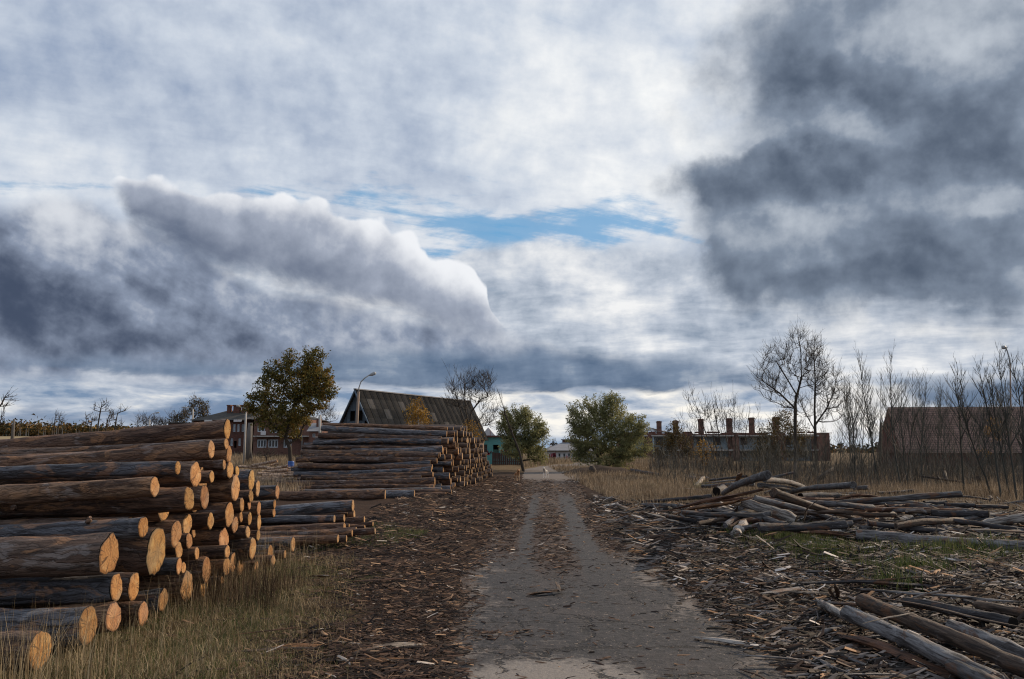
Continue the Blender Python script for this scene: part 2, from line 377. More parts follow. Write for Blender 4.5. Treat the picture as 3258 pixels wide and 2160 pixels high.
GROUND = mat('ground_cover', f_ground, 0.95, 0.1)
def f_road():
    p = wpos(); x, y, z = sepxyz(p)
    n1 = noi(p, 1.1, 6, 0.62, 0.5); n2 = noi(vmul(p, (1.0, 0.35, 1.0)), 4.0, 6, 0.7, 0.3); n3 = noi(p, 60.0, 3, 0.6); n4 = noi(p, 9.0, 6, 0.72)
    edge = attr('edge')
    c = mixc(step(n4, 0.36, 0.64), (0.010, 0.0095, 0.010), (0.040, 0.037, 0.039)); c = mixc(step(n1, 0.46, 0.62) * 0.4, c, (0.050, 0.040, 0.037))
    st_ = noi(vmul(p, (1.0, 9.0, 1.0)), 1.6, 5, 0.7); c = mixc(step(st_, 0.60, 0.70) * 0.6, c, (0.17, 0.145, 0.13))
    c = mixc(step(n3, 0.60, 0.72) * 0.5, c, (0.13, 0.12, 0.12)); c = mixc(step(n3, 0.40, 0.30) * 0.5, c, (0.02, 0.018, 0.018))
    sand = step(n1 * 0.50 + n4 * 0.45 + edge * 0.26, 0.57, 0.70)
    c = mixc(sand * 0.75, c, mixc(n3, (0.11, 0.092, 0.08), (0.24, 0.205, 0.18)))
    pile = step(E.m('SQRT', (x - 0.35) ** 2.0 + ((y - 7.3) * 0.9) ** 2.0) + (n4 - 0.5) * 1.2, 1.15, 0.7)
    c = mixc(pile * 0.85, c, mixc(n3, (0.115, 0.10, 0.088), (0.31, 0.275, 0.245)))
    cr = E.m('ABSOLUTE', y + (n4 - 0.5) * 0.30 + (n1 - 0.5) * 0.5 - 12.4); cr2 = E.m('ABSOLUTE', y + (n4 - 0.5) * 0.3 + (n1 - 0.5) * 0.4 - 10.0); cr3 = E.m('ABSOLUTE', y + (n4 - 0.5) * 0.2 + (n1 - 0.5) * 0.7 - 8.75)
    crk = step(emin(emin(cr, cr2), cr3), 0.022, 0.006)
    vc = voro(vadd(p, vmul(noi(p, 1.5, 5, 0.65, color=True), (0.9, 0.9, 0.0))), 0.75, 'DISTANCE_TO_EDGE'); crk = emax(crk, step(vc, 0.022, 0.006) * step(n1, 0.42, 0.52))
    c = mixc(crk * 0.9, c, (0.006, 0.005, 0.005))
    sp_ = noi(p, 26.0, 2, 0.5); c = mixc(step(sp_, 0.66, 0.70) * 0.8, c, (0.20, 0.16, 0.13))
    lat = attr('lat') + (n4 - 0.5) * 0.40; la = E.m('ABSOLUTE', lat - 0.07); lc = E.m('ABSOLUTE', lat + 0.06); bn_ = noi(vmul(p, (1.0, 0.6, 1.0)), 0.9, 4, 0.6)
    dirt = emax(step(lc, 0.50, 0.30) * step(y, 12.0, 16.5) * step(bn_, 0.30, 0.42), step(la, 0.80, 0.92) * step(y, 14.0, 18.5))
    dirt = emax(dirt, step(y + (n1 - 0.5) * 6.0, 33.0, 39.0) * 0.85); dirt = emax(dirt, step(edge + (n4 - 0.5) * 1.2, 0.62, 0.95))
    c = mixc(dirt * 0.93, c, mixc(n3, (0.018, 0.011, 0.008), (0.075, 0.045, 0.030)))
    c = mixc(step(y + (n1 - 0.5) * 14.0 + (n4 - 0.5) * 8.0, 46.0, 58.0), c, mixc(n4, (0.085, 0.066, 0.054), (0.17, 0.14, 0.12)))
    return c, (n3 * 0.25 + n4 - crk * 0.8, 0.018), 0.62 + n4 * 0.3
ROAD = mat('worn_asphalt', f_road, 0.8, 0.3)

def f_chip(stops):
    def f():
        r = attr('rnd'); g = noi(wpos(), 30.0, 3, 0.6)
        return hsvv(ramp(r, stops, 'CONSTANT'), 0.6 + g * 0.8)
    return f
CHIP_L = mat('bark_litter_brown', f_chip([(0, (0.015, 0.010, 0.008)), (.38, (0.038, 0.023, 0.017)), (.64, (0.075, 0.043, 0.029)), (.84, (0.14, 0.085, 0.054)), (.945, (0.30, 0.19, 0.115)), (.985, (0.42, 0.36, 0.31))]), 0.8, 0.2)
CHIP_R = mat('wood_splinters_grey', f_chip([(0, (0.009, 0.007, 0.006)), (.38, (0.026, 0.016, 0.012)), (.60, (0.060, 0.034, 0.022)), (.75, (0.105, 0.092, 0.088)), (.86, (0.21, 0.175, 0.155)), (.93, (0.26, 0.145, 0.075)), (.972, (0.46, 0.42, 0.39))]), 0.78, 0.22)
def f_leaf(stops, sc=0.6):
    def f():
        r = attr('rnd'); n = noi(wpos(), sc, 3, 0.5)
        return ramp(clamp01(r * 0.55 + (n - 0.5) * 1.1 + 0.22), stops)
    return f
OAKL = mat('oak_leaves', f_leaf([(0, (0.030, 0.034, 0.010)), (.38, (0.095, 0.088, 0.022)), (.68, (0.185, 0.135, 0.030)), (.88, (0.32, 0.165, 0.032)), (1, (0.40, 0.25, 0.05))], 0.55), 0.6, 0.3, 0.35)
WILL = mat('willow_leaves', f_leaf([(0, (0.085, 0.098, 0.044)), (.4, (0.175, 0.182, 0.080)), (.75, (0.28, 0.260, 0.112)), (1, (0.40, 0.35, 0.15))], 0.5), 0.6, 0.3, 0.45)
YELL = mat('yellow_leaves', f_leaf([(0, (0.10, 0.055, 0.012)), (.5, (0.26, 0.14, 0.022)), (1, (0.42, 0.25, 0.04))], 0.8), 0.6, 0.3, 0.35)
OLIV = mat('fading_leaves', f_leaf([(0, (0.030, 0.026, 0.010)), (.5, (0.085, 0.062, 0.018)), (1, (0.18, 0.10, 0.022))], 0.7), 0.6, 0.3, 0.3)
def f_grass(a, b, c_):
    def f():
        return ramp(clamp01(attr('rnd') + (noi(wpos(), 0.8, 3) - 0.5) * 0.9), [(0, a), (.5, b), (1, c_)])
    return f
DRYG = mat('dry_grass', f_grass((0.060, 0.042, 0.022), (0.21, 0.150, 0.082), (0.44, 0.35, 0.22)), 0.7, 0.2, 0.25)
GRNG = mat('green_grass', f_grass((0.024, 0.040, 0.010), (0.060, 0.085, 0.022), (0.15, 0.15, 0.055)), 0.6, 0.3, 0.25)
REED = mat('brown_grass', f_grass((0.080, 0.056, 0.036), (0.21, 0.155, 0.102), (0.40, 0.31, 0.21)), 0.75, 0.2, 0.2)
def f_tb(a, b, s=3.0):
    def f():
        p = objc(); n = noi(vmul(p, (2.0, 2.0, 0.5)), s, 5, 0.65, 0.4)
        return mixc(n, a, b), (n, 0.03)
    return f
TRUNK = mat('tree_bark', f_tb((0.020, 0.016, 0.013), (0.070, 0.056, 0.046)), 0.85, 0.2)
ASPEN = mat('sapling_bark', f_tb((0.014, 0.014, 0.012), (0.062, 0.062, 0.052), 5.0), 0.75, 0.3)
PALEB = mat('pale_birch_bark', f_tb((0.14, 0.13, 0.12), (0.42, 0.40, 0.37), 2.0), 0.7, 0.3)
DEADW = mat('dead_wood', f_tb((0.05, 0.045, 0.042), (0.17, 0.155, 0.145), 2.0), 0.85, 0.2)

def f_brick(c1, c2, mort, s=1.0, dirt=0.5, axis='x'):
    def f():
        p = objc(); x, y, z = sepxyz(p)
        b = nd('ShaderNodeTexBrick'); E.put(b.inputs['Vector'], comb(x + y, z, 0.0))
        b.inputs['Scale'].default_value = 1.0; b.inputs['Brick Width'].default_value = 0.26 * s; b.inputs['Row Height'].default_value = 0.075 * s
        b.inputs['Mortar Size'].default_value = 0.008 * s
        b.inputs['Color1'].default_value = (*c1, 1); b.inputs['Color2'].default_value = (*c2, 1); b.inputs['Mortar'].default_value = (*mort, 1)
        n = noi(p, 0.7, 6, 0.65, 0.4)
        n5 = noi(vmul(p, (1.0, 1.0, 0.25)), 3.0, 5, 0.65)
        c = mixc(step(n, 0.5, 0.66) * dirt, E(b.outputs[0]), (0.05, 0.035, 0.03))
        return mixc(step(n5, 0.58, 0.72) * 0.4, c, (0.20, 0.17, 0.155)), (E(b.outputs['Fac']) * -1.0, 0.01)
    return f
BRICK = mat('red_brick', f_brick((0.135, 0.066, 0.052), (0.19, 0.100, 0.078), (0.11, 0.085, 0.075), 1.0, 0.7), 0.9, 0.15)
BRICKD = mat('dark_red_brick', f_brick((0.10, 0.040, 0.032), (0.14, 0.058, 0.042), (0.10, 0.08, 0.07)), 0.9, 0.15)
BRICKG = mat('sand_brick', f_brick((0.23, 0.165, 0.13), (0.32, 0.24, 0.19), (0.10, 0.08, 0.07), 1.7, 0.25), 0.9, 0.15)
TILER = mat('red_roof_tiles', f_brick((0.165, 0.108, 0.088), (0.22, 0.145, 0.118), (0.075, 0.052, 0.045), 3.2, 0.35), 0.85, 0.2)
def f_plaster(a, b, stain, k=0.55):
    def f():
        p = objc(); n = noi(p, 0.8, 6, 0.65, 0.6); m = noi(vmul(p, (1.0, 1.0, 0.2)), 2.5, 5, 0.65)
        c = mixc(n, a, b); c = mixc(step(m, k, k + 0.12) * 0.7, c, stain)
        return mixc(step(n, 0.62, 0.68) * 0.8, c, (0.17, 0.08, 0.055)), (n, 0.02)
    return f
CYAN = mat('turquoise_plaster', f_plaster((0.075, 0.24, 0.25), (0.13, 0.34, 0.34), (0.10, 0.15, 0.14)), 0.85, 0.2)
WHITEP = mat('stained_white_plaster', f_plaster((0.42, 0.42, 0.44), (0.58, 0.57, 0.57), (0.30, 0.17, 0.14)), 0.85, 0.2)
BLUEP = mat('pale_blue_plaster', f_plaster((0.24, 0.34, 0.42), (0.40, 0.48, 0.54), (0.12, 0.12, 0.12), 0.54), 0.85, 0.2)
CONC = mat('concrete', f_plaster((0.26, 0.25, 0.235), (0.42, 0.40, 0.38), (0.14, 0.13, 0.12)), 0.85, 0.2)
def f_slate():
    p = objc(); x, y, z = sepxyz(p); r = ornd()
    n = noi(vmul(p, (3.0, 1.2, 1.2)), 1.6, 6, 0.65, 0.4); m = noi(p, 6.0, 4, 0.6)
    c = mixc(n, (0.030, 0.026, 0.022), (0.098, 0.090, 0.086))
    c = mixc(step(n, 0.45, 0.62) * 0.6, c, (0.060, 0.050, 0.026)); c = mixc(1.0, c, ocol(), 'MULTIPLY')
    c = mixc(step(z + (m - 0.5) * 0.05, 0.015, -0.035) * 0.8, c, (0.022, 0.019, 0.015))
    return hsvv(c, 0.6 + m * 0.8)
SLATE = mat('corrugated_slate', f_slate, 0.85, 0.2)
def f_roof(a, b):
    def f():
        p = objc(); n = noi(p, 1.0, 6, 0.65, 0.5); m = noi(vmul(p, (0.4, 4.0, 4.0)), 2.0, 4, 0.6)
        return hsvv(mixc(n, a, b), 0.6 + m * 0.8), (m, 0.02)
    return f
ROOFD = mat('dark_roofing', f_roof((0.028, 0.026, 0.024), (0.085, 0.08, 0.072)), 0.85, 0.2)
ROOFG = mat('grey_slate_roofing', f_roof((0.12, 0.125, 0.14), (0.28, 0.28, 0.30)), 0.85, 0.2)
PLANK = mat('grey_planks', lambda: (hsvv(mixc(noi(vmul(objc(), (6.0, 6.0, 0.5)), 3.0, 4, 0.6), (0.045, 0.062, 0.085), (0.13, 0.165, 0.205)), 0.7 + ornd() * 0.6)), 0.85, 0.2)
FENCEM = mat('brown_fence_boards', lambda: (hsvv(mixc(noi(vmul(objc(), (6.0, 6.0, 0.5)), 3.0, 4, 0.6), (0.030, 0.020, 0.017), (0.085, 0.050, 0.040)), 0.7 + ornd() * 0.6)), 0.85, 0.2)
WFRAME = mat('white_window_paint', lambda: (hsvv(mixc(noi(objc(), 4.0, 4, 0.6), (0.34, 0.40, 0.46), (0.60, 0.66, 0.70)), 1.0)), 0.6, 0.3)
GLASS = mat('dusty_dark_glass', lambda: (0.016, 0.020, 0.026), 0.25, 0.5)
METAL = mat('galvanised_metal', lambda: (hsvv(mixc(noi(objc(), 5.0, 4, 0.6), (0.20, 0.21, 0.22), (0.36, 0.37, 0.38)), 1.0)), 0.45, 0.5)
POSTM = mat('rusty_brown_post', f_tb((0.11, 0.075, 0.055), (0.25, 0.18, 0.14), 2.0), 0.7, 0.3)
BLUEB = mat('blue_plastic', lambda: (hsvv(mixc(noi(objc(), 4.0, 4, 0.6), (0.012, 0.055, 0.22), (0.03, 0.10, 0.33)), 1.0)), 0.45, 0.4)
PAINTR = mat('pink_spray_paint', lambda: (0.36, 0.07, 0.10), 0.7, 0.2)
PAINTK = mat('black_spray_paint', lambda: (0.012, 0.012, 0.015), 0.7, 0.2)
def f_forest():
    r = attr('rnd')
    return ramp(r, [(0, (0.020, 0.026, 0.016)), (.25, (0.035, 0.038, 0.020)), (.5, (0.10, 0.060, 0.022)), (.8, (0.17, 0.10, 0.028)), (1, (0.13, 0.06, 0.03))])
FOREST = mat('far_forest_foliage', f_forest, 0.8, 0.1)
FTRUNK = mat('far_forest_stems', lambda: (hsvv(mixc(attr('rnd'), (0.10, 0.09, 0.08), (0.34, 0.31, 0.28)), 1.0)), 0.8, 0.2)
# ------------------------------------------------------------------ mesh helpers
def sst(x, a, b):
    t = max(0.0, min(1.0, (x - a) / (b - a))); return t * t * (3 - 2 * t)
def nst(x, a, b):
    t = np.clip((x - a) / (b - a), 0, 1); return t * t * (3 - 2 * t)
RX = ([0, 8, 13, 19, 36, 50, 65, 80, 97, 125], [.95, 1.0, .85, .95, 1.7, 2.3, 3.2, 4.4, 7.2, 15])
RW = ([0, 13, 19, 45, 52, 65, 82, 125], [1.75, 1.65, 1.6, 1.6, 1.8, 2.3, 3.2, 3.2])
def road_x(y): return np.interp(y, *RX)
def road_w(y): return np.interp(y, *RW)
def gh(x, y):
    """height of the ground"""
    h = 6.4 * sst(y, 60, 300) * sst(-x / max(y, 1.0), 0.10, 0.50)
    d = abs(x - float(road_x(y))) - float(road_w(y))
    if d > 0 and y < 130:
        k = sst(d, 0.1, 1.6)
        h += k * 0.05 * (1 + 2.2 * noise.noise((x * 0.45, y * 0.45, 0)) + 1.1 * noise.noise((x * 1.7, y * 1.7, 4)))
        if x > 2: h += sst(d, .6, 2.5) * (0.10 * max(-.3, noise.noise((x * 0.9, y * 0.9, 8))) + 0.26 * math.exp(-((x - 9.5) / 5.5) ** 4 - ((y - 22.5) / 4.0) ** 4)) * (1 - sst(y, 28, 33))
    return h
def link(o, parent=None):
    COL.objects.link(o)
    if parent is not None: o.parent = parent
    return o
def tag(o, label=None, cat=None, group=None, kind=None):
    if label: o['label'] = label
    if cat: o['category'] = cat
    if group: o['group'] = group
    if kind: o['kind'] = kind
    return o
def empty(name, loc, label, cat, group=None, rz=0.0):
    o = bpy.data.objects.new(name, None); COL.objects.link(o); o.location = loc; o.rotation_euler.z = rz
    o.empty_display_size = 0.3
    return tag(o, label, cat, group)
def mesh_np(name, V, F, material, parent=None, rnd=None, smooth=False, mats=None, attrs=None):
    """V (n,3); F list of face arrays; fast mesh creation"""
    me = bpy.data.meshes.new(name)
    V = np.asarray(V, dtype=np.float32).reshape(-1, 3)
    if isinstance(F, np.ndarray):
        k = F.shape[1]; n = len(F); me.vertices.add(len(V)); me.vertices.foreach_set('co', V.ravel())
        me.loops.add(n * k); me.loops.foreach_set('vertex_index', F.astype(np.int32).ravel())
        me.polygons.add(n); me.polygons.foreach_set('loop_start', np.arange(0, n * k, k, dtype=np.int32))
        me.update(calc_edges=True); me.validate()
    else:
        me.from_pydata(V.tolist(), [], [tuple(f) for f in F]); me.update()
    for m in (material if isinstance(material, (list, tuple)) else [material]): me.materials.append(m)
    if rnd is not None and len(rnd) == len(me.polygons):
        a = me.attributes.new('rnd', 'FLOAT', 'FACE'); a.data.foreach_set('value', np.asarray(rnd, dtype=np.float32))
    if attrs:
        for nm, vals in attrs.items():
            a = me.attributes.new(nm, 'FLOAT', 'POINT'); a.data.foreach_set('value', np.asarray(vals, dtype=np.float32))
    if smooth: me.polygons.foreach_set('use_smooth', np.ones(len(me.polygons), dtype=bool))
    o = bpy.data.objects.new(name, me); return link(o, parent)
class MB:
    def __init__(s): s.v = []; s.f = []; s.m = []; s.sm = []
    def face(s, pts, mi=0):
        n = len(s.v); s.v += [tuple(p) for p in pts]; s.f.append(tuple(range(n, n + len(pts)))); s.m.append(mi); s.sm.append(False)
    def box(s, a, b, mi=0, M=None):
        x0, y0, z0 = a; x1, y1, z1 = b; n = len(s.v)
        P = [(x0, y0, z0), (x1, y0, z0), (x1, y1, z0), (x0, y1, z0), (x0, y0, z1), (x1, y0, z1), (x1, y1, z1), (x0, y1, z1)]
        if M is not None: P = [tuple(M @ Vector(p)) for p in P]
        s.v += P
        for f in ((0, 3, 2, 1), (4, 5, 6, 7), (0, 1, 5, 4), (1, 2, 6, 5), (2, 3, 7, 6), (3, 0, 4, 7)):
            s.f.append(tuple(n + i for i in f)); s.m.append(mi); s.sm.append(False)
    def tube(s, pts, rad, sides=6, mi=0, cap=True):
        n0 = len(s.v); k = len(pts); pts = [Vector(p) for p in pts]
        up = Vector((0.13, 0.21, 0.97))
        for i, p in enumerate(pts):
            d = (pts[min(i + 1, k - 1)] - pts[max(i - 1, 0)])
            if d.length < 1e-9: d = Vector((0, 0, 1))
            d.normalize(); a = d.cross(up)
            if a.length < 0.05: a = d.cross(Vector((1, 0.1, 0)))
            a.normalize(); b = d.cross(a); r = rad[i]
            for j in range(sides):
                t = 2 * math.pi * j / sides
                s.v.append(tuple(p + (a * math.cos(t) + b * math.sin(t)) * r))
        for i in range(k - 1):
            for j in range(sides):
                j2 = (j + 1) % sides; q = n0 + i * sides
                s.f.append((q + j, q + j2, q + sides + j2, q + sides + j)); s.m.append(mi); s.sm.append(True)
        if cap:
            s.f.append(tuple(n0 + (k - 1) * sides + j for j in range(sides))); s.m.append(mi); s.sm.append(False)
            s.f.append(tuple(n0 + j for j in reversed(range(sides)))); s.m.append(mi); s.sm.append(False)
    def build(s, name, mats, parent=None, loc=None):
        me = bpy.data.meshes.new(name); me.from_pydata(s.v, [], s.f)
        for m in (mats if isinstance(mats, (list, tuple)) else [mats]): me.materials.append(m)
        me.polygons.foreach_set('material_index', s.m); me.polygons.foreach_set('use_smooth', s.sm); me.update()
        o = bpy.data.objects.new(name, me); link(o, parent)
        if loc is not None: o.location = loc
        return o
ORD = ['first', 'second', 'third', 'fourth', 'fifth', 'sixth', 'seventh', 'eighth', 'ninth', 'tenth', 'eleventh', 'twelfth', 'thirteenth', 'fourteenth', 'fifteenth', 'sixteenth', 'seventeenth', 'eighteenth', 'nineteenth', 'twentieth']
def ordn(i):
    if i == 99: return 'hundredth'
    if i > 99: return 'hundred-and-' + ordn(i - 100)
    if i < 20: return ORD[i]
    t = ['twenty', 'thirty', 'forty', 'fifty', 'sixty', 'seventy', 'eighty', 'ninety'][(i + 1) // 10 - 2]
    return (t[:-1] + 'ieth') if (i + 1) % 10 == 0 else t + '-' + ORD[(i + 1) % 10 - 1]

# ------------------------------------------------------------------ ground and road
def axis_pts(lo, hi, stp, far):
    a = list(np.arange(lo, hi, stp)); x = hi; d = stp
    while x < far: a.append(x); d *= 1.28; x += d
    a.append(far); b = []; x = lo; d = stp
    while x > -far: d *= 1.28; x -= d; b.append(max(x, -far))
    return sorted(set(b + a))
XS = axis_pts(-16, 24, 0.3, 3000); YS = [y for y in axis_pts(4, 60, 0.3, 3000) if y > -200]
gv = np.array([(x, y, gh(x, y)) for y in YS for x in XS], dtype=np.float32)
nx, ny = len(XS), len(YS); ii = np.arange(nx - 1)[None, :] + (np.arange(ny - 1) * nx)[:, None]; ii = ii.ravel()
ground = mesh_np('ground', gv, np.stack([ii, ii + 1, ii + nx + 1, ii + nx], 1), GROUND, smooth=True); tag(ground, kind='structure')
rv = []; re_ = []; rl_ = []; ry = list(np.arange(2.0, 40, 0.35)) + list(np.arange(40, 125, 1.5)); NC = 15
for y in ry:
    c, w = float(road_x(y)), float(road_w(y))
    wl = w + 0.16 * noise.noise((0.9 * y, 3.3, 0)) + 0.07 * noise.noise((4.1 * y, 3.3, 0)); wr = w + 0.2 * noise.noise((0.7 * y, 9.3, 0)) + 0.07 * noise.noise((4.3 * y, 1.3, 0))
    for j in range(NC):
        t = -1 + 2 * j / (NC - 1); x = c + t * (wl if t < 0 else wr)
        rv.append((x, y, 0.012 - 0.008 * abs(t) ** 4 + (gh(x, y) if y > 60 else 0.0))); re_.append(abs(t) ** 3); rl_.append(x - c)
ii = (np.arange(NC - 1)[None, :] + (np.arange(len(ry) - 1) * NC)[:, None]).ravel()
road = mesh_np('road', rv, np.stack([ii, ii + 1, ii + NC + 1, ii + NC], 1), ROAD, smooth=True, attrs={'edge': re_, 'lat': rl_}); tag(road, kind='structure')
# ------------------------------------------------------------------ buildings
rng = random.Random(5)
def wall(par, x0, x1, z0, z1, y0, y1, ops, material, name='wall'):
    xs = sorted({x0, x1, *[a for o in ops for a in o[:2] if x0 < a < x1]}); zs = sorted({z0, z1, *[a for o in ops for a in o[2:4] if z0 < a < z1]})
    m = MB()
    for i in range(len(xs) - 1):
        for k in range(len(zs) - 1):
            cx, cz = (xs[i] + xs[i + 1]) / 2, (zs[k] + zs[k + 1]) / 2
            if any(o[0] < cx < o[1] and o[2] < cz < o[3] for o in ops): continue
            m.box((xs[i], y0, zs[k]), (xs[i + 1], y1, zs[k + 1]))
    return m.build(name, material, par)
def window(par, x0, x1, z0, z1, y, nx=2, nz=1, fw=0.07, frame=None, glass=True):
    m = MB(); d = 0.08; f = frame or WFRAME
    m.box((x0, y, z0), (x1, y + d, z0 + fw)); m.box((x0, y, z1 - fw), (x1, y + d, z1))
    for i in range(nx + 1):
        cx = x0 + (x1 - x0 - fw) * i / nx; m.box((cx, y + 0.003, z0 + fw), (cx + fw, y + d - 0.003, z1 - fw))
    for k in range(1, nz):
        cz = z0 + (z1 - z0) * k / nz; m.box((x0 + fw, y + 0.006, cz), (x1 - fw, y + d - 0.006, cz + fw * .7))
    o = m.build('window', f, par)
    if glass:
        g = MB(); g.box((x0 + fw, y + 0.03, z0 + fw), (x1 - fw, y + 0.05, z1 - fw)); g.build('pane', GLASS, o)
    return o
def bld(name, u, v, Y, label, cat, rz=0.0, zb=None):
    p = at(u, v, Y); z = gh(p.x, Y) - 0.3 if zb is None else zb
    return empty(name, (p.x, Y, z), label, cat, rz=rz)
def lx(o, u, Y): return at(u, 1400, Y).x - o.location.x
def lz(o, v, Y): return at(1629, v, Y).z - o.location.z
def opn(o, Y, u, v, w, h): 
    return (lx(o, u - w / 2, Y), lx(o, u + w / 2, Y), lz(o, v + h / 2, Y), lz(o, v - h / 2, Y))

# --- two-storey brick house beyond the oak
Y = 140.0; B = bld('brick_house', 710, 1440, Y, 'long two-storey red brick house with sagging grey roof beyond the oak', 'house')
X0, X1 = lx(B, 612, Y), lx(B, 985, Y); zt = lz(B, 1337, Y); xm = lx(B, 806, Y)
oa = [opn(B, Y, u, 1361, 9, 24) for u in (743, 756, 771, 786)] + [opn(B, Y, u, 1406, 8, 24) for u in (737, 762, 786)] + [opn(B, Y, 749, 1414, 9, 22)]
wall(B, X0, xm, 0, zt, 0, 0.5, oa, BRICKD)
for i, o in enumerate(oa[:7]): window(B, *o, 0.15, 2, 1, 0.10)
YB = 135.0
ob = [opn(B, YB, 829, 1364, 24, 20), opn(B, YB, 869, 1368, 24, 18), opn(B, YB, 833, 1411, 30, 26), opn(B, YB, 869, 1411, 32, 26), opn(B, YB, 915, 1411, 26, 26), opn(B, YB, 945, 1366, 16, 20)]
xb0, xb1 = lx(B, 806, YB), lx(B, 985, YB)
wall(B, xb0, xb1, 0, zt - 0.02, -5, -4.6, ob, BRICK)
for i, o in enumerate(ob): window(B, *o, -4.85, 3 if i in (2, 3, 4) else 2, 1, 0.16)
m = MB(); m.box((xm, -4.6, 0), (xm + 0.3, 0, zt - .04)); m.box((xb1 - .3, -4.6, 0), (xb1, 8, zt - .04)); m.box((X0, 8.0, 0), (xb1, 8.3, zt - .06)); m.box((X0, 0.5, 0), (X0 + .3, 8, zt - .05)); m.build('side_wall', BRICK, B)
m = MB(); m.box((X0 + .5, 1.6, 0), (xb1 - .5, 1.75, zt - .3)); m.box((X0 + .4, .6, 3.0), (xb1 - .4, 7.9, 3.15)); m.build('inner_wall', BRICKD, B)
m = MB(); zs = lz(B, 1390, YB); m.box((xb0 + .3, -6.2, zs), (xb1 + .2, -5.003, zs + 0.2)); m.build('balcony_slab', CONC, B)
m = MB(); q = opn(B, YB, 843, 1378, 16, 12); m.box((q[0], -6.1, q[2]), (q[1], -6.0, q[3])); m.box((q[0], -6.0, q[2]), (q[0] + .08, -5.0, q[3])); m.build('balcony_panel', WHITEP, B)
zr = lz(B, 1306, Y + 4)
m = MB(); e0, e1 = X0 - .5, xb1 + .5; r0, r1 = lx(B, 722, Y + 4), lx(B, 905, Y + 4); yf, yb = -0.6, 8.8; ym = 4.0
def sag(x): return 0.16 * math.sin(x * 0.9) * math.sin(x * 0.23)
N = 14
for i in range(N):
    a, b = i / N, (i + 1) / N; xa, xb_ = e0 + (e1 - e0) * a, e0 + (e1 - e0) * b; ra, rb = r0 + (r1 - r0) * a, r0 + (r1 - r0) * b
    m.face([(xa, yf, zt + sag(xa) * .5), (xb_, yf, zt + sag(xb_) * .5), (rb, ym, zr + sag(rb)), (ra, ym, zr + sag(ra))]); m.face([(xb_, yb, zt), (xa, yb, zt), (ra, ym, zr + sag(ra)), (rb, ym, zr + sag(rb))])
m.face([(e0, yb, zt), (e0, yf, zt), (r0, ym, zr)]); m.face([(e1, yf, zt), (e1, yb, zt), (r1, ym, zr)])
m.face([(xm - .4, -5.6, zt + .01), (xb1 + .5, -5.6, zt + .01), (r1, ym, zr + .03), (xm + 2.5, ym, zr + .03)]); m.face([(xm - .4, -5.6, zt + .01), (xm + 2.5, ym, zr + .03), (xm - .4, yf, zt + .02)])
m.face([(e0, yf, zt - .15), (e1, yf, zt - .15), (e1, yb, zt - .15), (e0, yb, zt - .15)]); roof = m.build('roof', ROOFD, B)
m = MB(); m.box((lx(B, 745, Y), -.72, zt - .28), (lx(B, 770, Y), -.60, zt + .1)); m.build('eave_board', WHITEP, B); m = MB(); m.box((lx(B, 652, Y), -.72, zt - .30), (lx(B, 676, Y), -.60, zt + .05)); m.build('eave_board', WHITEP, B)
for u, w in ((725, 10), (750, 20), (776, 18), (840, 14)):
    m = MB(); a, b = lx(B, u - w / 2, Y + 3), lx(B, u + w / 2, Y + 3); m.box((a, 2.6, zr - .9), (b, 3.6, zr + .75)); m.box((a - .08, 2.5, zr + .75), (b + .08, 3.7, zr + .95)); m.build('chimney', BRICKD, roof)
# small wing right of it
Y = 128.0; B = bld('brick_outbuilding', 1002, 1430, Y, 'small brick building with grey roof between the oak and the pale pole', 'building')
o1 = opn(B, Y, 998, 1385, 9, 12); a, b = lx(B, 982, Y), lx(B, 1024, Y); zt = lz(B, 1371, Y); wall(B, a, b, 0, zt, 0, .4, [o1], BRICK); window(B, *o1, .12, 2, 1, .08)
m = MB(); m.box((a, .4, 0), (a + .3, 6, zt - .02)); m.box((b - .3, .4, 0), (b, 6, zt - .02)); m.box((a, 6, 0), (b, 6.3, zt - .03)); m.build('side_wall', BRICK, B)
zr = lz(B, 1346, Y + 3); m = MB()
for s in ((-.4, 3.0), (6.6, 3.0)): m.face([(a - .3, s[0], zt - .05), (b + .3, s[0], zt - .05), (b + .3, s[1], zr), (a - .3, s[1], zr)] if s[0] < 0 else [(b + .3, s[0], zt - .05), (a - .3, s[0], zt - .05), (a - .3, s[1], zr), (b + .3, s[1], zr)])
m.build('roof', ROOFG, B); m = MB(); m.face([(a, .01, zt), (a, 6, zt), (a, 3, zr - .1)]); m.face([(b, .01, zt), (b, 3, zr - .1), (b, 6, zt)]); m.build('gable', BRICK, B)
m = MB(); m.box((a + .8, 1.4, zr - .8), (a + 1.5, 2.1, zr + .7)); m.build('chimney', BRICKD, B)
# low brick block far left behind the big log
Y = 150.0; B = bld('low_brick_shed', 570, 1360, Y, 'low dark brick shed seen just above the topmost near log', 'shed')
a, b = lx(B, 532, Y), lx(B, 640, Y); zt = lz(B, 1347, Y); wall(B, a, b, 0, zt, 0, 5, [], BRICKD); m = MB(); m.box((a - .3, -.3, zt), (b + .3, 5.3, zt + .2)); m.build('roof', ROOFD, B)

# --- the barn with the steep corrugated roof
Y0 = 80.0; ang = math.atan2(2918 - CU, FPX); dl = Vector((math.sin(ang), math.cos(ang), 0)); dw = Vector((-math.cos(ang), math.sin(ang), 0))
p0 = at(1195, 1381, Y0); WB = 5.0; LB = 22.5; HE = p0.z; HR = HE + 4.75
for WB in np.arange(3.5, 8, .05):                     # width so that the apex is seen where the photograph has it
    ap = p0 + dw * (WB / 2)
    if CU + FPX * ap.x / ap.y * 1.0 < 1137: break
HR = CAMH + (HV - 1244) / FPX * ap.y * 1.005
B = empty('barn', (p0.x, p0.y, 0), 'barn with a steep corrugated slate roof and grey plank gable behind the log piles', 'barn', rz=math.atan2(dl.y, dl.x))
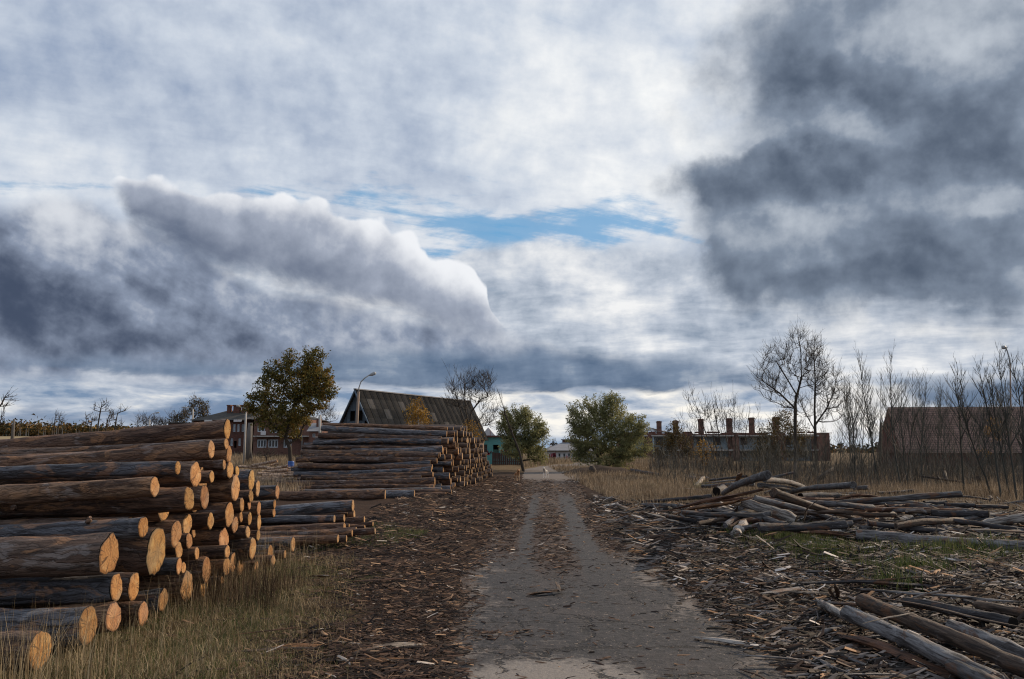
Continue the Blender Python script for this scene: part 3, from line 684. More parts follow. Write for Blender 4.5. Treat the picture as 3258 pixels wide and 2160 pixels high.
# local x runs away along the ridge, local y to the left across the gable
wb = float(WB); h2 = wb / 2
wall(B, 0, LB, 0, HE, 0.10, 0.45, [], BRICKG); 
m = MB(); m.box((0, wb - .45, 0), (LB, wb - .1, HE)); m.box((LB - .35, .45, 0), (LB, wb - .45, HE)); m.box((0, .45, 0), (.35, wb - .45, HE)); m.build('side_wall', BRICKG, B)
m = MB()
for i in range(5): m.box((LB - 1.2 - i * 1.5, .08, HE - .5), (LB - .8 - i * 1.5, .12, HE - .35))
m.build('vent_slots', BLACK, B)
# gable planks, each one separate, with openings left free
nP = 34; ops = [(h2 + .15, h2 + .75, HE + 1.35, HE + 2.35), (h2 - .85, h2 - .15, HE + 1.35, HE + 2.4), (h2 - 1.55, h2 - 1.1, HE + .75, HE + 1.35)]
for i in range(nP):
    a = 0.15 + (wb - .3) * i / nP; b = 0.15 + (wb - .3) * (i + 1) / nP - .02; c = (a + b) / 2
    topz = HE + (HR - HE) * (1 - abs(c - h2) / h2) - .12
    segs = [(HE - .3, topz)]
    for o in ops:
        if o[0] < c < o[1]: segs = [s for z0, z1 in segs for s in ((z0, min(z1, o[2])), (max(z0, o[3]), z1)) if s[1] - s[0] > .05]
    if topz < HE: continue
    m = MB(); dd = rng.uniform(0, .02)
    for z0, z1 in segs: m.box((-.06 - dd, a, z0), (-.02, b, z1))
    m.build('gable_plank', PLANK, B)
for o in ops:
    m = MB(); f = .07
    m.box((-.10, o[0] - f, o[2] - f), (-.085, o[1] + f, o[2])); m.box((-.10, o[0] - f, o[3]), (-.085, o[1] + f, o[3] + f)); m.box((-.10, o[0] - f, o[2]), (-.085, o[0], o[3])); m.box((-.10, o[1], o[2]), (-.085, o[1] + f, o[3])); m.build('opening_frame', PLANK, B)
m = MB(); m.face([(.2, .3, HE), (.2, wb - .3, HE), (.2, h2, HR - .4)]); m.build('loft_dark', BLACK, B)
# corrugated sheets: shared mesh, one object per sheet
sl = math.hypot(h2 + .28, (HR - HE) * (1 + .28 / h2)); nrow, ncol = 5, 21
sw, sh = (LB + .8) / ncol, sl / nrow
def sheet_mesh():
    V = []; F = []; nw = 36
    for k in range(2):
        for i in range(nw + 1):
            t = i / nw; V.append((t * (sw + .06), k * (sh + .10), 0.055 * math.cos(2 * math.pi * t * 7) + k * .03))
    for i in range(nw): F.append((i, i + 1, nw + 2 + i, nw + 1 + i))
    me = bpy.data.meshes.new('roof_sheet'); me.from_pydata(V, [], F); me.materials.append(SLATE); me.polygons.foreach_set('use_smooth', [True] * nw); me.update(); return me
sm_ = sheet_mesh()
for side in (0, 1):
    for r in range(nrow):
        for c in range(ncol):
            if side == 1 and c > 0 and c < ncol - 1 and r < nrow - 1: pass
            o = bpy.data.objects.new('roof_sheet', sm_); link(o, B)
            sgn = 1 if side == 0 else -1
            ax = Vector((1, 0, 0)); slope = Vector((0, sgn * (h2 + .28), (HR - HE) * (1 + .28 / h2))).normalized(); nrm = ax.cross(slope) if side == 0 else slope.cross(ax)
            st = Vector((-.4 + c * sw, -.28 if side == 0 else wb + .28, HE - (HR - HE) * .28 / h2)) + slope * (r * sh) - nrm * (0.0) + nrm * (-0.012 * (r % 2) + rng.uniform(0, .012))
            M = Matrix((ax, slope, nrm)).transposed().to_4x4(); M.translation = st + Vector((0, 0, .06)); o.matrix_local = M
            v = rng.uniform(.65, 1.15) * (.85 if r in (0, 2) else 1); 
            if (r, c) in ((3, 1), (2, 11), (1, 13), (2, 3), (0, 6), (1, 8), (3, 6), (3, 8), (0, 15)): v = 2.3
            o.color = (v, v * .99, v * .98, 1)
m = MB(); m.box((-.45, h2 - .16, HR + .06), (LB + .4, h2 + .16, HR + .16)); m.build('ridge_cap', ROOFG, B)
for yy in (-.30, wb + .30):
    m = MB(); n_ = Vector((0, h2 - yy, HR - HE + (HR - HE) * .28 / h2)); a = Vector((-.46, yy, HE - (HR - HE) * .28 / h2 - .05)); b = a + n_
    m.tube([a, b], [.09, .09], 4); m.build('verge_board', PLANK, B)

# --- turquoise building
Y = 104.0; B = bld('turquoise_building', 1560, 1476, Y, 'low turquoise plastered building with dark openings right of the barn', 'building', zb=-.2)
a, b = lx(B, 1490, Y), lx(B, 1652, Y); zt = lz(B, 1391, Y); o1 = opn(B, Y, 1542, 1427, 17, 26); o2 = opn(B, Y, 1578, 1437, 18, 44); o3 = opn(B, Y, 1612, 1428, 12, 22)
wall(B, a, b, 0, zt, 0, .4, [o1, o2, o3], CYAN); window(B, o1[0], o1[1], o1[2], o1[3], .2, 2, 2, .06, DEADW); window(B, *o3, .2, 2, 1, .06, DEADW)
m = MB(); m.box((o2[0], .25, o2[2]), (o2[1], .32, o2[3] - .6)); m.build('door', mat('dull_green_door', lambda: (0.05, 0.10, 0.085), .8, .2), B)
m = MB(); m.box((a, .4, 0), (a + .3, 8, zt - .02)); m.box((b - .3, .4, 0), (b, 8, zt - .02)); m.box((a, 8, 0), (b, 8.3, zt - .03)); m.build('side_wall', CYAN, B); m = MB(); m.box((a + .4, 2, 0), (b - .4, 2.1, zt - .1)); m.build('inner_wall', BRICKD, B)
m = MB(); m.box((a - .2, -.35, zt), (b + .2, 8.5, zt + .22)); rf = m.build('roof', BRICKD, B)
m = MB(); c = lx(B, 1553, Y + 3); hh = 1.15; m.face([(c - 1.0, 3, zt + .2), (c + 1.0, 3, zt + .2), (c, 3, zt + .2 + hh)]); m.face([(c - 1.0, 3, zt + .2), (c, 3, zt + .2 + hh), (c, 6, zt + .2 + hh), (c - 1.0, 6, zt + .2)]); m.face([(c, 3, zt + .2 + hh), (c + 1.0, 3, zt + .2), (c + 1.0, 6, zt + .2), (c, 6, zt + .2 + hh)]); m.build('roof_gable', WHITEP, B)
def scribble(par, u, v, w, h, Y, material, seed, n=5, yy=-.012, th=.035):
    r = random.Random(seed); m = MB(); x0, x1, z0, z1 = opn(par, Y, u, v, w, h)
    for i in range(n):
        cx = x0 + (x1 - x0) * (i + .5) / n; pts = []
        for k in range(9): pts.append((cx + r.uniform(-1, 1) * (x1 - x0) / n * .6, yy, z0 + (z1 - z0) * r.random()))
        for p, q in zip(pts, pts[1:]):
            d = Vector(q) - Vector(p); s = Vector((d.z, 0, -d.x)).normalized() * th
            m.face([Vector(p) - s, Vector(p) + s, Vector(q) + s, Vector(q) - s])
    m.build('graffiti', material, par)
scribble(B, 1557, 1440, 13, 16, Y, PAINTR, 1, 3); scribble(B, 1604, 1436, 24, 12, Y, PAINTR, 2, 5)
# --- brown plank gate and fence with a pale post
Y = 98.0; p = at(1642, 1485, Y); F_ = empty('plank_fence', (p.x, Y, gh(p.x, Y)), 'dark brown plank fence in front of the turquoise building', 'fence')
a, b = lx(F_, 1566, Y), lx(F_, 1662, Y); x = a; i = 0
while x < b:
    m = MB(); h = rng.uniform(1.45, 1.6) + (.25 if x > lx(F_, 1612, Y) else 0); m.box((x, rng.uniform(0, .03), -.1), (x + .22, .06, h)); m.build('fence_board', FENCEM, F_); x += .25; i += 1
for z in (.35, 1.15):
    m = MB(); m.box((a, .062, z), (b, .12, z + .1)); m.build('fence_rail', FENCEM, F_)
m = MB(); q = lx(F_, 1611, Y); m.box((q, -.12, -.1), (q + .1, -.02, 2.0)); m.build('fence_post', DEADW, F_)
# --- white single-storey building with a hipped slate roof
Y = 127.0; B = bld('white_building', 1790, 1468, Y, 'white single-storey building with grey hipped roof at the bend of the road', 'building', zb=-.2)
a, b = lx(B, 1743, Y), lx(B, 1900, Y); zt = lz(B, 1433, Y); ow = [opn(B, Y, u, 1452, 7, 20) for u in (1779.5, 1795, 1810, 1824, 1845, 1862)]
wall(B, a, b, 0, zt, 0, .4, ow, WHITEP)
for o in ow: window(B, *o, .15, 1, 2, .06)
m = MB(); m.box((a, .4, 0), (a + .3, 12, zt - .02)); m.box((b - .3, .4, 0), (b, 12, zt - .02)); m.box((a, 12, 0), (b, 12.3, zt - .03)); m.build('side_wall', WHITEP, B)
zr = lz(B, 1403, Y + 6); m = MB(); e = .6; ra, rb = lx(B, 1800, Y + 6), lx(B, 1870, Y + 6)
m.face([(a - e, -e, zt), (b + e, -e, zt), (rb, 6, zr), (ra, 6, zr)]); m.face([(b + e, 13, zt), (a - e, 13, zt), (ra, 6, zr), (rb, 6, zr)]); m.face([(a - e, 13, zt), (a - e, -e, zt), (ra, 6, zr)]); m.face([(b + e, -e, zt), (b + e, 13, zt), (rb, 6, zr)]); m.face([(a - e, -e, zt - .1), (a - e, 13, zt - .1), (b + e, 13, zt - .1), (b + e, -e, zt - .1)])
rf = m.build('roof', ROOFG, B); m = MB(); c0, c1 = lx(B, 1790, Y + 6), lx(B, 1840, Y + 6); m.box((c0, 5, zr - .8), (c1, 7, zr + .15)); m.build('lantern', BRICKD, rf); m = MB(); m.box((c0 - .2, 4.8, zr + .15), (c1 + .2, 7.2, zr + .3)); m.build('lantern_roof', ROOFG, rf)
scribble(B, 1758, 1452, 22, 22, Y, PAINTR, 3, 6, th=.05); scribble(B, 1802, 1456, 5, 16, Y, PAINTR, 4, 1, th=.04); scribble(B, 1836, 1455, 8, 20, Y, PAINTR, 5, 2, th=.04)

# --- the ruined two-storey block with free-standing chimneys
Y = 128.0; B = bld('ruined_building', 2100, 1470, Y, 'roofless ruined two-storey building with tall brick chimneys behind the bushes', 'ruin', zb=-.2)
def bx(u): return lx(B, u, Y)
zt = lz(B, 1378, Y); zs2 = lz(B, 1388, Y); zs1 = lz(B, 1434, Y)
piers = [(1985, 1996), (2056, 2076), (2165, 2206), (2330, 2352), (2470, 2500), (2600, 2640)]
for a, b in piers: wall(B, bx(a), bx(b), 0, zt, 0, 1.0, [], BRICK, 'brick_pier')
for a, b, dz in ((1985, 2180, 0), (2180, 2300, -.12), (2300, 2442, .05), (2442, 2520, -.30), (2520, 2640, -.18)): wall(B, bx(a), bx(b), zs2 + .22, zt + dz, 0.003, 1.2, [], BRICKD, 'parapet')
m = MB(); prev = bx(1990)
while prev < bx(2630):
    w = rng.uniform(.6, 2.2); m.box((prev, .1, zt), (prev + w, 1.0, zt + rng.choice([.08, .16, .25]))); prev += w + rng.uniform(0, 1.5)
m.build('broken_brick_course', BRICKD, B)
for a, b in ((1996, 2056), (2076, 2165), (2206, 2330), (2352, 2470), (2500, 2600)):
    dep = 2.6; xa, xb_ = bx(a), bx(b)
    ow = [(xa + (xb_ - xa) * t - .55, xa + (xb_ - xa) * t + .55, zs1 + .9, zs1 + 2.1) for t in ((.25, .7) if b - a > 90 else (.35,))]
    ow += [(xa + (xb_ - xa) * t - .5, xa + (xb_ - xa) * t + .5, .75, 1.95) for t in ((.25, .7) if b - a > 90 else (.35,))]
    wall(B, xa, xb_, 0, zs2, dep, dep + .35, ow, BLUEP, 'recessed_wall')
    for o in ow: window(B, *o, dep + .1, 2, 1, .07, DEADW)
    m = MB(); m.box((xa - .2, -.35, zs2), (xb_ + .2, dep + .3, zs2 + .2)); m.build('concrete_slab', CONC, B)
    m = MB(); m.box((xa, -.35, zs1), (xb_, dep + .003, zs1 + .2)); m.build('concrete_slab', CONC, B)
m = MB(); m.box((bx(2078) - .2, .02, 0), (bx(2078) + .12, 1.02, zs2)); m.build('pale_pilaster', BLUEP, B)
m = MB(); m.box((bx(1985), 9, 0), (bx(2640), 9.4, zt - .3)); m.box((bx(1985), 1.0, 0), (bx(1985) + .4, 9, zt - .3)); m.box((bx(2640) - .4, 1.0, 0), (bx(2640), 9, zt - .3)); m.build('rear_wall', BRICKD, B)
chim = [(2050, 11, 1346), (2110, 14, 1339), (2164, 15, 1337), (2247, 15, 1332), (2340, 17, 1330), (2413, 15, 1328), (2492, 17, 1326)]
for u, w, tv in chim:
    m = MB(); a, b = bx(u - w / 2), bx(u + w / 2); z1 = lz(B, tv, Y + 3); m.box((a, 2.9, zs2 - .5), (b, 3.7, z1 - .25)); m.box((a - .07, 2.83, z1 - .25), (b + .07, 3.77, z1 - .08)); m.box((a + .05, 2.95, z1 - .08), (b - .12, 3.6, z1)); m.build('chimney', BRICK, B)
# broken rafters
ra, rb = bx(2066), bx(2132); zf = zt + .1; zr = lz(B, 1352, Y + 4)
for i in range(6):
    t = i / 5; x = ra + (rb - ra) * t; zz = zr - (.1 + 1.1 * t) * .9; m = MB(); m.tube([(x, 1.0, zf), (x + .2, 5.0, max(zz, zf + .3))], [.07, .07], 4); m.build('rafter', DEADW, B)
for k in range(5):
    t = (k + .5) / 5; m = MB(); m.tube([(ra - .2, 1 + 4 * t, zf + (zr - zf) * t), (rb + .6, 1 + 4 * t, zf + (zr - zf - 1.1) * t * .6)], [.055, .055], 4); m.build('roof_batten', DEADW, B)
m = MB(); r = random.Random(9); x0, x1, z0, z1 = opn(B, Y + 2.6, 2042, 1459, 16, 14); cx, cz = (x0 + x1) / 2, (z0 + z1) / 2; pts = []
for k in range(14): t = 2 * math.pi * k / 14; q = (1.0 if k % 2 else .55) * r.uniform(.7, 1.1); pts.append((cx + math.cos(t) * (x1 - x0) / 2 * q, 2.59, cz + math.sin(t) * (z1 - z0) / 2 * q))
m.face(pts); m.build('graffiti', PAINTK, B)

# --- big brick-red building at the far right
Y = 84.0; B = bld('steep_roofed_building', 3000, 1490, Y, 'long dark red building with a steep roof behind the saplings on the right', 'building', zb=-.2)
LBx = 44.0; a = lx(B, 2862, Y); ze = lz(B, 1437, Y); zr = lz(B, 1296, Y + 3.2); B.rotation_euler.z = R(-4.5)
a0 = a
ops = [(a0 + 8.4, a0 + 10.6, .5, ze - .15), (a0 + 11.7, a0 + 13.6, .3, ze - .15), (a0 + 15.0, a0 + 17.2, .5, ze - .15), (a0 + 19, a0 + 21.2, .5, ze - .15)]
wall(B, a0 + .6, a0 + LBx, 0, ze, 0, .4, ops, BRICKD)
m = MB(); m.box((a0 + .6, .4, 0), (a0 + 1, 6.6, ze)); m.box((a0 + .6, 6.6, 0), (a0 + LBx, 7, ze - .02)); m.box((a0 + LBx - .4, .4, 0), (a0 + LBx, 6.6, ze)); m.box((a0 + 1.2, 3, 0), (a0 + LBx - .6, 3.1, ze - .1)); m.build('side_wall', BRICKD, B)
# roof in horizontal courses, each a raised strip
nC = 15; ry0, rz0 = -.3, ze - .1; ry1, rz1 = 3.3, zr
for k in range(nC):
    t0, t1 = k / nC, (k + 1) / nC + .01; m = MB(); lx0 = a0 + .1 + .3 * t0; lx1 = a0 + .1 + .3 * t1
    A = [(lx0, ry0 + (ry1 - ry0) * t0 - .05, rz0 + (rz1 - rz0) * t0), (a0 + LBx, ry0 + (ry1 - ry0) * t0 - .05, rz0 + (rz1 - rz0) * t0), (a0 + LBx, ry0 + (ry1 - ry0) * t1, rz0 + (rz1 - rz0) * t1), (lx1, ry0 + (ry1 - ry0) * t1, rz0 + (rz1 - rz0) * t1)]
    m.face(A); m.face([A[0], (A[0][0], A[0][1] + .06, A[0][2]), (A[1][0], A[1][1] + .06, A[1][2]), A[1]]); m.build('roof_course', TILER, B)
m = MB(); m.face([(a0 + LBx, 6.9, rz0), (a0 + .1, 6.9, rz0), (a0 + .4, ry1, rz1), (a0 + LBx, ry1, rz1)]); m.build('rear_roof', TILER, B)
m = MB(); m.face([(a0 + .12, ry0 + .05, rz0), (a0 + .4, ry1, rz1 - .02), (a0 + .12, 6.85, rz0)]); m.build('gable', BRICKD, B)
# ------------------------------------------------------------------ trees
class Skel:
    """branching skeleton grown node by node towards target points; radii from the load each node carries"""
    def __init__(s): s.P = []; s.par = []; s.fix = []
    def add(s, p, par): s.P.append(Vector(p)); s.par.append(par); return len(s.P) - 1
    def trunk(s, pts, par=-1, n=4):
        pts = [Vector(p) for p in pts]; ids = []
        if par < 0: par = s.add(pts[0], -1); ids.append(par)
        for a, b in zip(pts, pts[1:]):
            for k in range(1, n + 1): par = s.add(a.lerp(b, k / n), par); ids.append(par)
        return ids
    def grow(s, targets, rnd, seg=0.5, up=0.15, jit=0.12, minz=None):
        base = s.P[0]; A = np.array([tuple(p) for p in s.P] + [(0, 0, 0)] * (len(targets) * 14)); n = len(s.P)
        dep = [0.0] * n
        for i in range(1, n): dep[i] = dep[s.par[i]] + (s.P[i] - s.P[s.par[i]]).length
        D = np.zeros(len(A)); D[:n] = dep
        targets = sorted(targets, key=lambda t: (Vector(t) - base).length)
        for t in targets:
            t = Vector(t); dd = A[:n] - np.array(t); dist = np.sqrt((dd ** 2).sum(1))
            low = np.maximum(0, A[:n, 2] - t.z) * 1.2          # prefer to branch from below
            c = dist + low + D[:n] * 0.12
            if minz is not None: c = c + np.where(A[:n, 2] < minz, 50, 0)
            j = int(np.argmin(c)); p = s.P[j]; L = (t - p).length; k = min(12, max(1, int(L / seg)))
            par = j
            if s.par[j] >= 0: d0 = (p - s.P[s.par[j]]).normalized()
            else: d0 = Vector((0, 0, 1))
            ctrl = p + (d0 * 0.5 + Vector((0, 0, up))) * L * 0.45
            for q in range(1, k + 1):
                w = q / k; x = p.lerp(ctrl, w).lerp(ctrl.lerp(t, w), w)
                if q < k: x = x + Vector((rnd.uniform(-1, 1), rnd.uniform(-1, 1), rnd.uniform(-1, 1))) * jit * seg
                par = s.add(x, par); A[n] = tuple(x); D[n] = D[s.par[-1]] + L / k; n += 1
        return s
    def mesh(s, name, material, parent, tip=0.012, expo=2.3, maxr=None, minsides=3):
        n = len(s.P); load = [0.0] * n; ch = [[] for _ in range(n)]
        for i in range(1, n): ch[s.par[i]].append(i)
        for i in range(n - 1, -1, -1):
            load[i] = tip ** expo if not ch[i] else sum(load[c] for c in ch[i])
        rad = [min(l ** (1 / expo), maxr or 9) for l in load]; s.rad = rad; s.ch = ch
        m = MB(); done = set(); stack = [0]
        while stack:
            i = stack.pop(); 
            for c in ch[i]:
                if c in done: continue
                chain = [i, c]; done.add(c)
                while ch[chain[-1]]:
                    nx = max(ch[chain[-1]], key=lambda q: load[q])
                    for o in ch[chain[-1]]:
                        if o != nx and o not in done: stack.append(chain[-1]); break
                    if nx in done: break
                    chain.append(nx); done.add(nx)
                r = [rad[k] for k in chain]; r[0] = min(r[0], r[1] * 1.15)
                big = max(r); sd = 8 if big > .12 else (5 if big > .04 else minsides)
                m.tube([s.P[k] for k in chain], r, sd, cap=False)
        return m.build(name, material, parent)
def blob_pts(blobs, n, rnd, Y, shell=0.55, ydepth=1.0):
    """points inside ellipsoids given by pixel centre and radii at depth Y; denser towards the shell"""
    tot = sum(b[2] * b[3] for b in blobs); out = []
    for (u, v, ru, rv) in blobs:
        c = at(u, v, Y); rx, rz = ru / FPX * Y, rv / FPX * Y
        for _ in range(int(n * ru * rv / tot)):
            while True:
                q = Vector((rnd.uniform(-1, 1), rnd.uniform(-1, 1), rnd.uniform(-1, 1)))
                if q.length <= 1: break
            q = q * (q.length ** (-shell * .5)) if q.length > .05 else q
            if q.length > 1: q.normalize()
            out.append((c.x + q.x * rx, Y + q.y * rx * ydepth, c.z + q.z * rz))
    return out
def leaves(name, pts, material, parent, rnd, per=6, spread=0.45, size=0.12, asp=1.6, droop=0.0, seed=1, strand=0.0):
    g = np.random.default_rng(seed); C0 = np.mean(np.array([tuple(p) for p in pts]), axis=0) - [0, 0, 1.8]; SD = []
    if strand:
        B = np.array([tuple(p) for p in pts]); SD = B - C0 + g.normal(0, .8, B.shape); SD /= np.linalg.norm(SD, axis=1)[:, None]; SD = np.repeat(SD, per, axis=0)
    P = np.repeat(np.array([tuple(p) for p in pts]), per, axis=0); n = len(P)
    P = P + g.normal(0, spread, (n, 3)) * np.array([1, 1, .8])
    if strand: P = P + SD * (g.uniform(-.5, .5, n) * strand)[:, None]
    a = g.normal(0, 1, (n, 3)); a[:, 2] -= droop; a /= np.linalg.norm(a, axis=1)[:, None]
    b = np.cross(a, g.normal(0, 1, (n, 3))); b /= np.linalg.norm(b, axis=1)[:, None]
    s = size * g.uniform(.6, 1.35, (n, 1))
    V = np.stack([P - a * s * .5 * asp, P + b * s * .42, P + a * s * .5 * asp, P - b * s * .42], 1)
    F = np.arange(n * 4).reshape(n, 4)
    return mesh_np(name, V, F, material, parent, rnd=g.random(n))
def twigs(sk, name, material, parent, rnd, n=600, L=0.9, up=0.8, r=0.012, rmax=.06, zmin=0, fork=2, out=0.7):
    """fine upward twigs set along the thinner branches: one mesh of slim three-sided shoots"""
    m = MB(); cand = [i for i in range(1, len(sk.P)) if sk.rad[i] < rmax and sk.P[i].z > zmin]; base = sk.P[0]
    for _ in range(n):
        i = rnd.choice(cand); p = sk.P[i]; d = (p - sk.P[sk.par[i]]).normalized()
        o = Vector((rnd.uniform(-1, 1), rnd.uniform(-1, 1), rnd.uniform(-.3, .6)))
        d = (d * .8 + o * out + Vector((0, 0, up * rnd.uniform(.3, 1)))).normalized(); l = L * rnd.uniform(.35, 1)
        q = p + d * l * .5; e = q + (d + Vector((rnd.uniform(-.3, .3), rnd.uniform(-.3, .3), .25))).normalized() * l * .5
        m.tube([p, q, e], [r, r * .8, r * .35], 3, cap=False)
        for _f in range(fork):
            t = rnd.uniform(.3, .9); s0 = p.lerp(q, t) if rnd.random() < .5 else q.lerp(e, t)
            dd = (d + Vector((rnd.uniform(-1, 1), rnd.uniform(-1, 1), rnd.uniform(0, .8))) * .7).normalized()
            m.tube([s0, s0 + dd * l * rnd.uniform(.2, .45)], [r * .6, r * .3], 3, cap=False)
    return m.build(name, material, parent)
def tree_root(name, p, label, cat='tree', group=None): return empty(name, p, label, cat, group)
def tree(name, u, v, Y, label, trunk_px, blobs, ntar, seed, tip=.014, leaf=None, per=6, spread=.4, lsize=.12, tw=None, barkm=None, group=None, cat='tree', seg=.5, extra=None, maxr=None, expo=2.3, droop=0, asp=1.6, keep=None, minz=None, up=.15, strand=0.0):
    r = random.Random(seed); b = at(u, v, Y); g0 = Vector((b.x, Y, gh(b.x, Y) - .1))
    root = tree_root(name, (0, 0, 0), label, cat, group); root.location = g0
    sk = Skel(); pts = [g0] + [at(a, c, Y) for a, c in trunk_px]; sk.trunk(pts)
    tops = []
    for ex in (extra or []):
        P = [at(a, c, Y + (d[0] if d else 0)) for a, c, *d in ex]
        j = min(range(len(sk.P)), key=lambda k: (sk.P[k] - P[0]).length); sk.trunk([sk.P[j]] + P[1:], par=j)
    T = blob_pts(blobs, ntar, r, Y) if blobs else []
    if T: sk.grow(T, r, seg, minz=(b.z + minz) if minz else None, up=up)
    for i in range(len(sk.P)): sk.P[i] = sk.P[i] - g0
    sk.mesh('trunk', barkm or TRUNK, root, tip=tip, maxr=maxr, expo=expo)
    if tw: twigs(sk, 'twigs', barkm or TRUNK, root, r, **tw)
    if leaf:
        tp = [Vector(t) - g0 for t in T]
        if keep: tp = [t for t in tp if r.random() < keep]
        leaves('foliage', tp, leaf, root, r, per, spread, lsize, asp, droop, seed, strand)
    return root

tree('oak_tree', 926, 1488, 74, 'broad oak with browning leaves behind the log piles, blue barrel at its foot', [(924, 1460), (922, 1425), (905, 1385)],
     [(830, 1290, 52, 42), (890, 1335, 70, 38), (870, 1240, 60, 48), (885, 1180, 42, 36), (950, 1160, 40, 40), (1005, 1150, 34, 42), (1000, 1215, 52, 45), (1040, 1240, 26, 36), (985, 1275, 58, 42), (960, 1225, 56, 50), (935, 1300, 60, 45), (1010, 1190, 36, 30), (915, 1130, 14, 28), (988, 1130, 22, 26), (1030, 1255, 24, 20), (800, 1300, 26, 18), (1045, 1195, 18, 20), (925, 1375, 40, 20), (960, 1340, 34, 24), (860, 1190, 20, 20)],
     620, 3, tip=.019, leaf=OAKL, per=36, spread=.19, lsize=.15, strand=.5, seg=.5, extra=[[(920, 1415), (955, 1385), (975, 1330)], [(905, 1385), (865, 1350), (835, 1310)], [(910, 1390), (925, 1330), (945, 1250)]], asp=1.4)
tree('bare_tree', 1020, 1400, 150, 'small bare round-crowned tree showing between the oak and the barn', [(1022, 1370), (1022, 1340)], [(1022, 1318, 40, 30), (1030, 1300, 28, 22), (1050, 1330, 26, 16)], 200, 11, tip=.02, tw=dict(n=260, L=1.6, r=.02))
tree('willow_tree', 1665, 1480, 75, 'leafy willow leaning over the fence left of the road bend', [(1656, 1455), (1645, 1425)],
     [(1640, 1370, 42, 55), (1690, 1370, 44, 52), (1618, 1345, 34, 30), (1665, 1325, 30, 26), (1705, 1400, 36, 45), (1612, 1325, 20, 24), (1635, 1310, 14, 14), (1668, 1308, 16, 14), (1720, 1370, 20, 28), (1650, 1430, 55, 30), (1620, 1400, 24, 30), (1705, 1450, 32, 22), (1605, 1375, 18, 26)], 560, 5, tip=.014, leaf=WILL, per=44, spread=.11, lsize=.075, strand=.95, asp=2.4, droop=.8, seg=.45)
tree('dead_leaning_tree', 1668, 1480, 72, 'dark bare trunk leaning left out of the willow crown', [(1654, 1440), (1632, 1385), (1612, 1330), (1600, 1290), (1588, 1252)], [(1618, 1370, 20, 20), (1600, 1310, 16, 22)], 24, 6, tip=.03, tw=dict(n=40, L=.9, r=.015))
tree('big_willow_tree', 1905, 1484, 72, 'large olive-green willow standing right of the road before the ruin', [(1906, 1462), (1902, 1448)],
     [(1860, 1335, 48, 52), (1850, 1395, 42, 42), (1905, 1310, 32, 32), (1945, 1300, 42, 42), (1960, 1352, 58, 52), (2010, 1362, 38, 38), (1905, 1380, 66, 50), (1965, 1420, 52, 42), (1880, 1425, 46, 32), (1828, 1308, 20, 20), (1880, 1288, 26, 24), (1945, 1280, 32, 22), (2030, 1345, 24, 24), (1975, 1462, 34, 26), (1990, 1440, 26, 24), (2030, 1420, 34, 40), (1930, 1468, 50, 20), (1850, 1455, 30, 20), (1845, 1350, 30, 36), (2040, 1375, 20, 26), (1840, 1430, 24, 24)], 1000, 7, tip=.013, leaf=WILL, per=44, spread=.11, lsize=.075, strand=1.0, asp=2.4, droop=.8, seg=.45, extra=[[(1903, 1450), (1870, 1400), (1850, 1350)], [(1904, 1450), (1945, 1380), (1950, 1300)], [(1904, 1450), (1975, 1400), (2020, 1370)]])
tree('yellow_birch', 1331, 1470, 68, 'slim yellow-leaved birch standing in front of the barn roof', [(1331, 1400), (1331, 1340), (1330, 1300), (1329, 1270)], [(1330, 1285, 14, 18), (1320, 1310, 22, 18), (1340, 1312, 20, 16), (1312, 1330, 18, 14), (1348, 1345, 20, 16), (1305, 1355, 16, 10), (1352, 1362, 14, 10)], 110, 8, tip=.009, leaf=YELL, per=13, spread=.22, lsize=.11, barkm=PALEB)
tree('bare_poplar', 1500, 1480, 88, 'tall bare tree with crooked limbs behind the right end of the barn', [(1493, 1420), (1492, 1360), (1499, 1310)],
     [(1480, 1250, 48, 55), (1530, 1240, 46, 45), (1555, 1290, 36, 40), (1450, 1270, 36, 30), (1545, 1210, 30, 26), (1560, 1330, 26, 24), (1500, 1210, 26, 26), (1440, 1240, 16, 30), (1520, 1345, 40, 20)], 420, 9, tip=.016, tw=dict(n=900, L=1.3, r=.015), extra=[[(1492, 1360), (1481, 1300), (1478, 1240), (1476, 1205)], [(1492, 1390), (1460, 1290), (1440, 1220), (1420, 1168)], [(1499, 1310), (1530, 1270), (1570, 1255)], [(1490, 1370), (1540, 1318), (1560, 1360)], [(1478, 1280), (1462, 1210), (1443, 1161)]], seg=.6)
tree('yellow_shrub', 1505, 1470, 84, 'thin shrub with yellow-brown leaves at the barn eave', [(1503, 1440), (1505, 1400)], [(1490, 1350, 16, 22), (1508, 1370, 22, 26), (1520, 1395, 16, 26), (1490, 1380, 12, 16)], 70, 10, tip=.01, leaf=YELL, per=6, spread=.25, lsize=.11, cat='shrub')
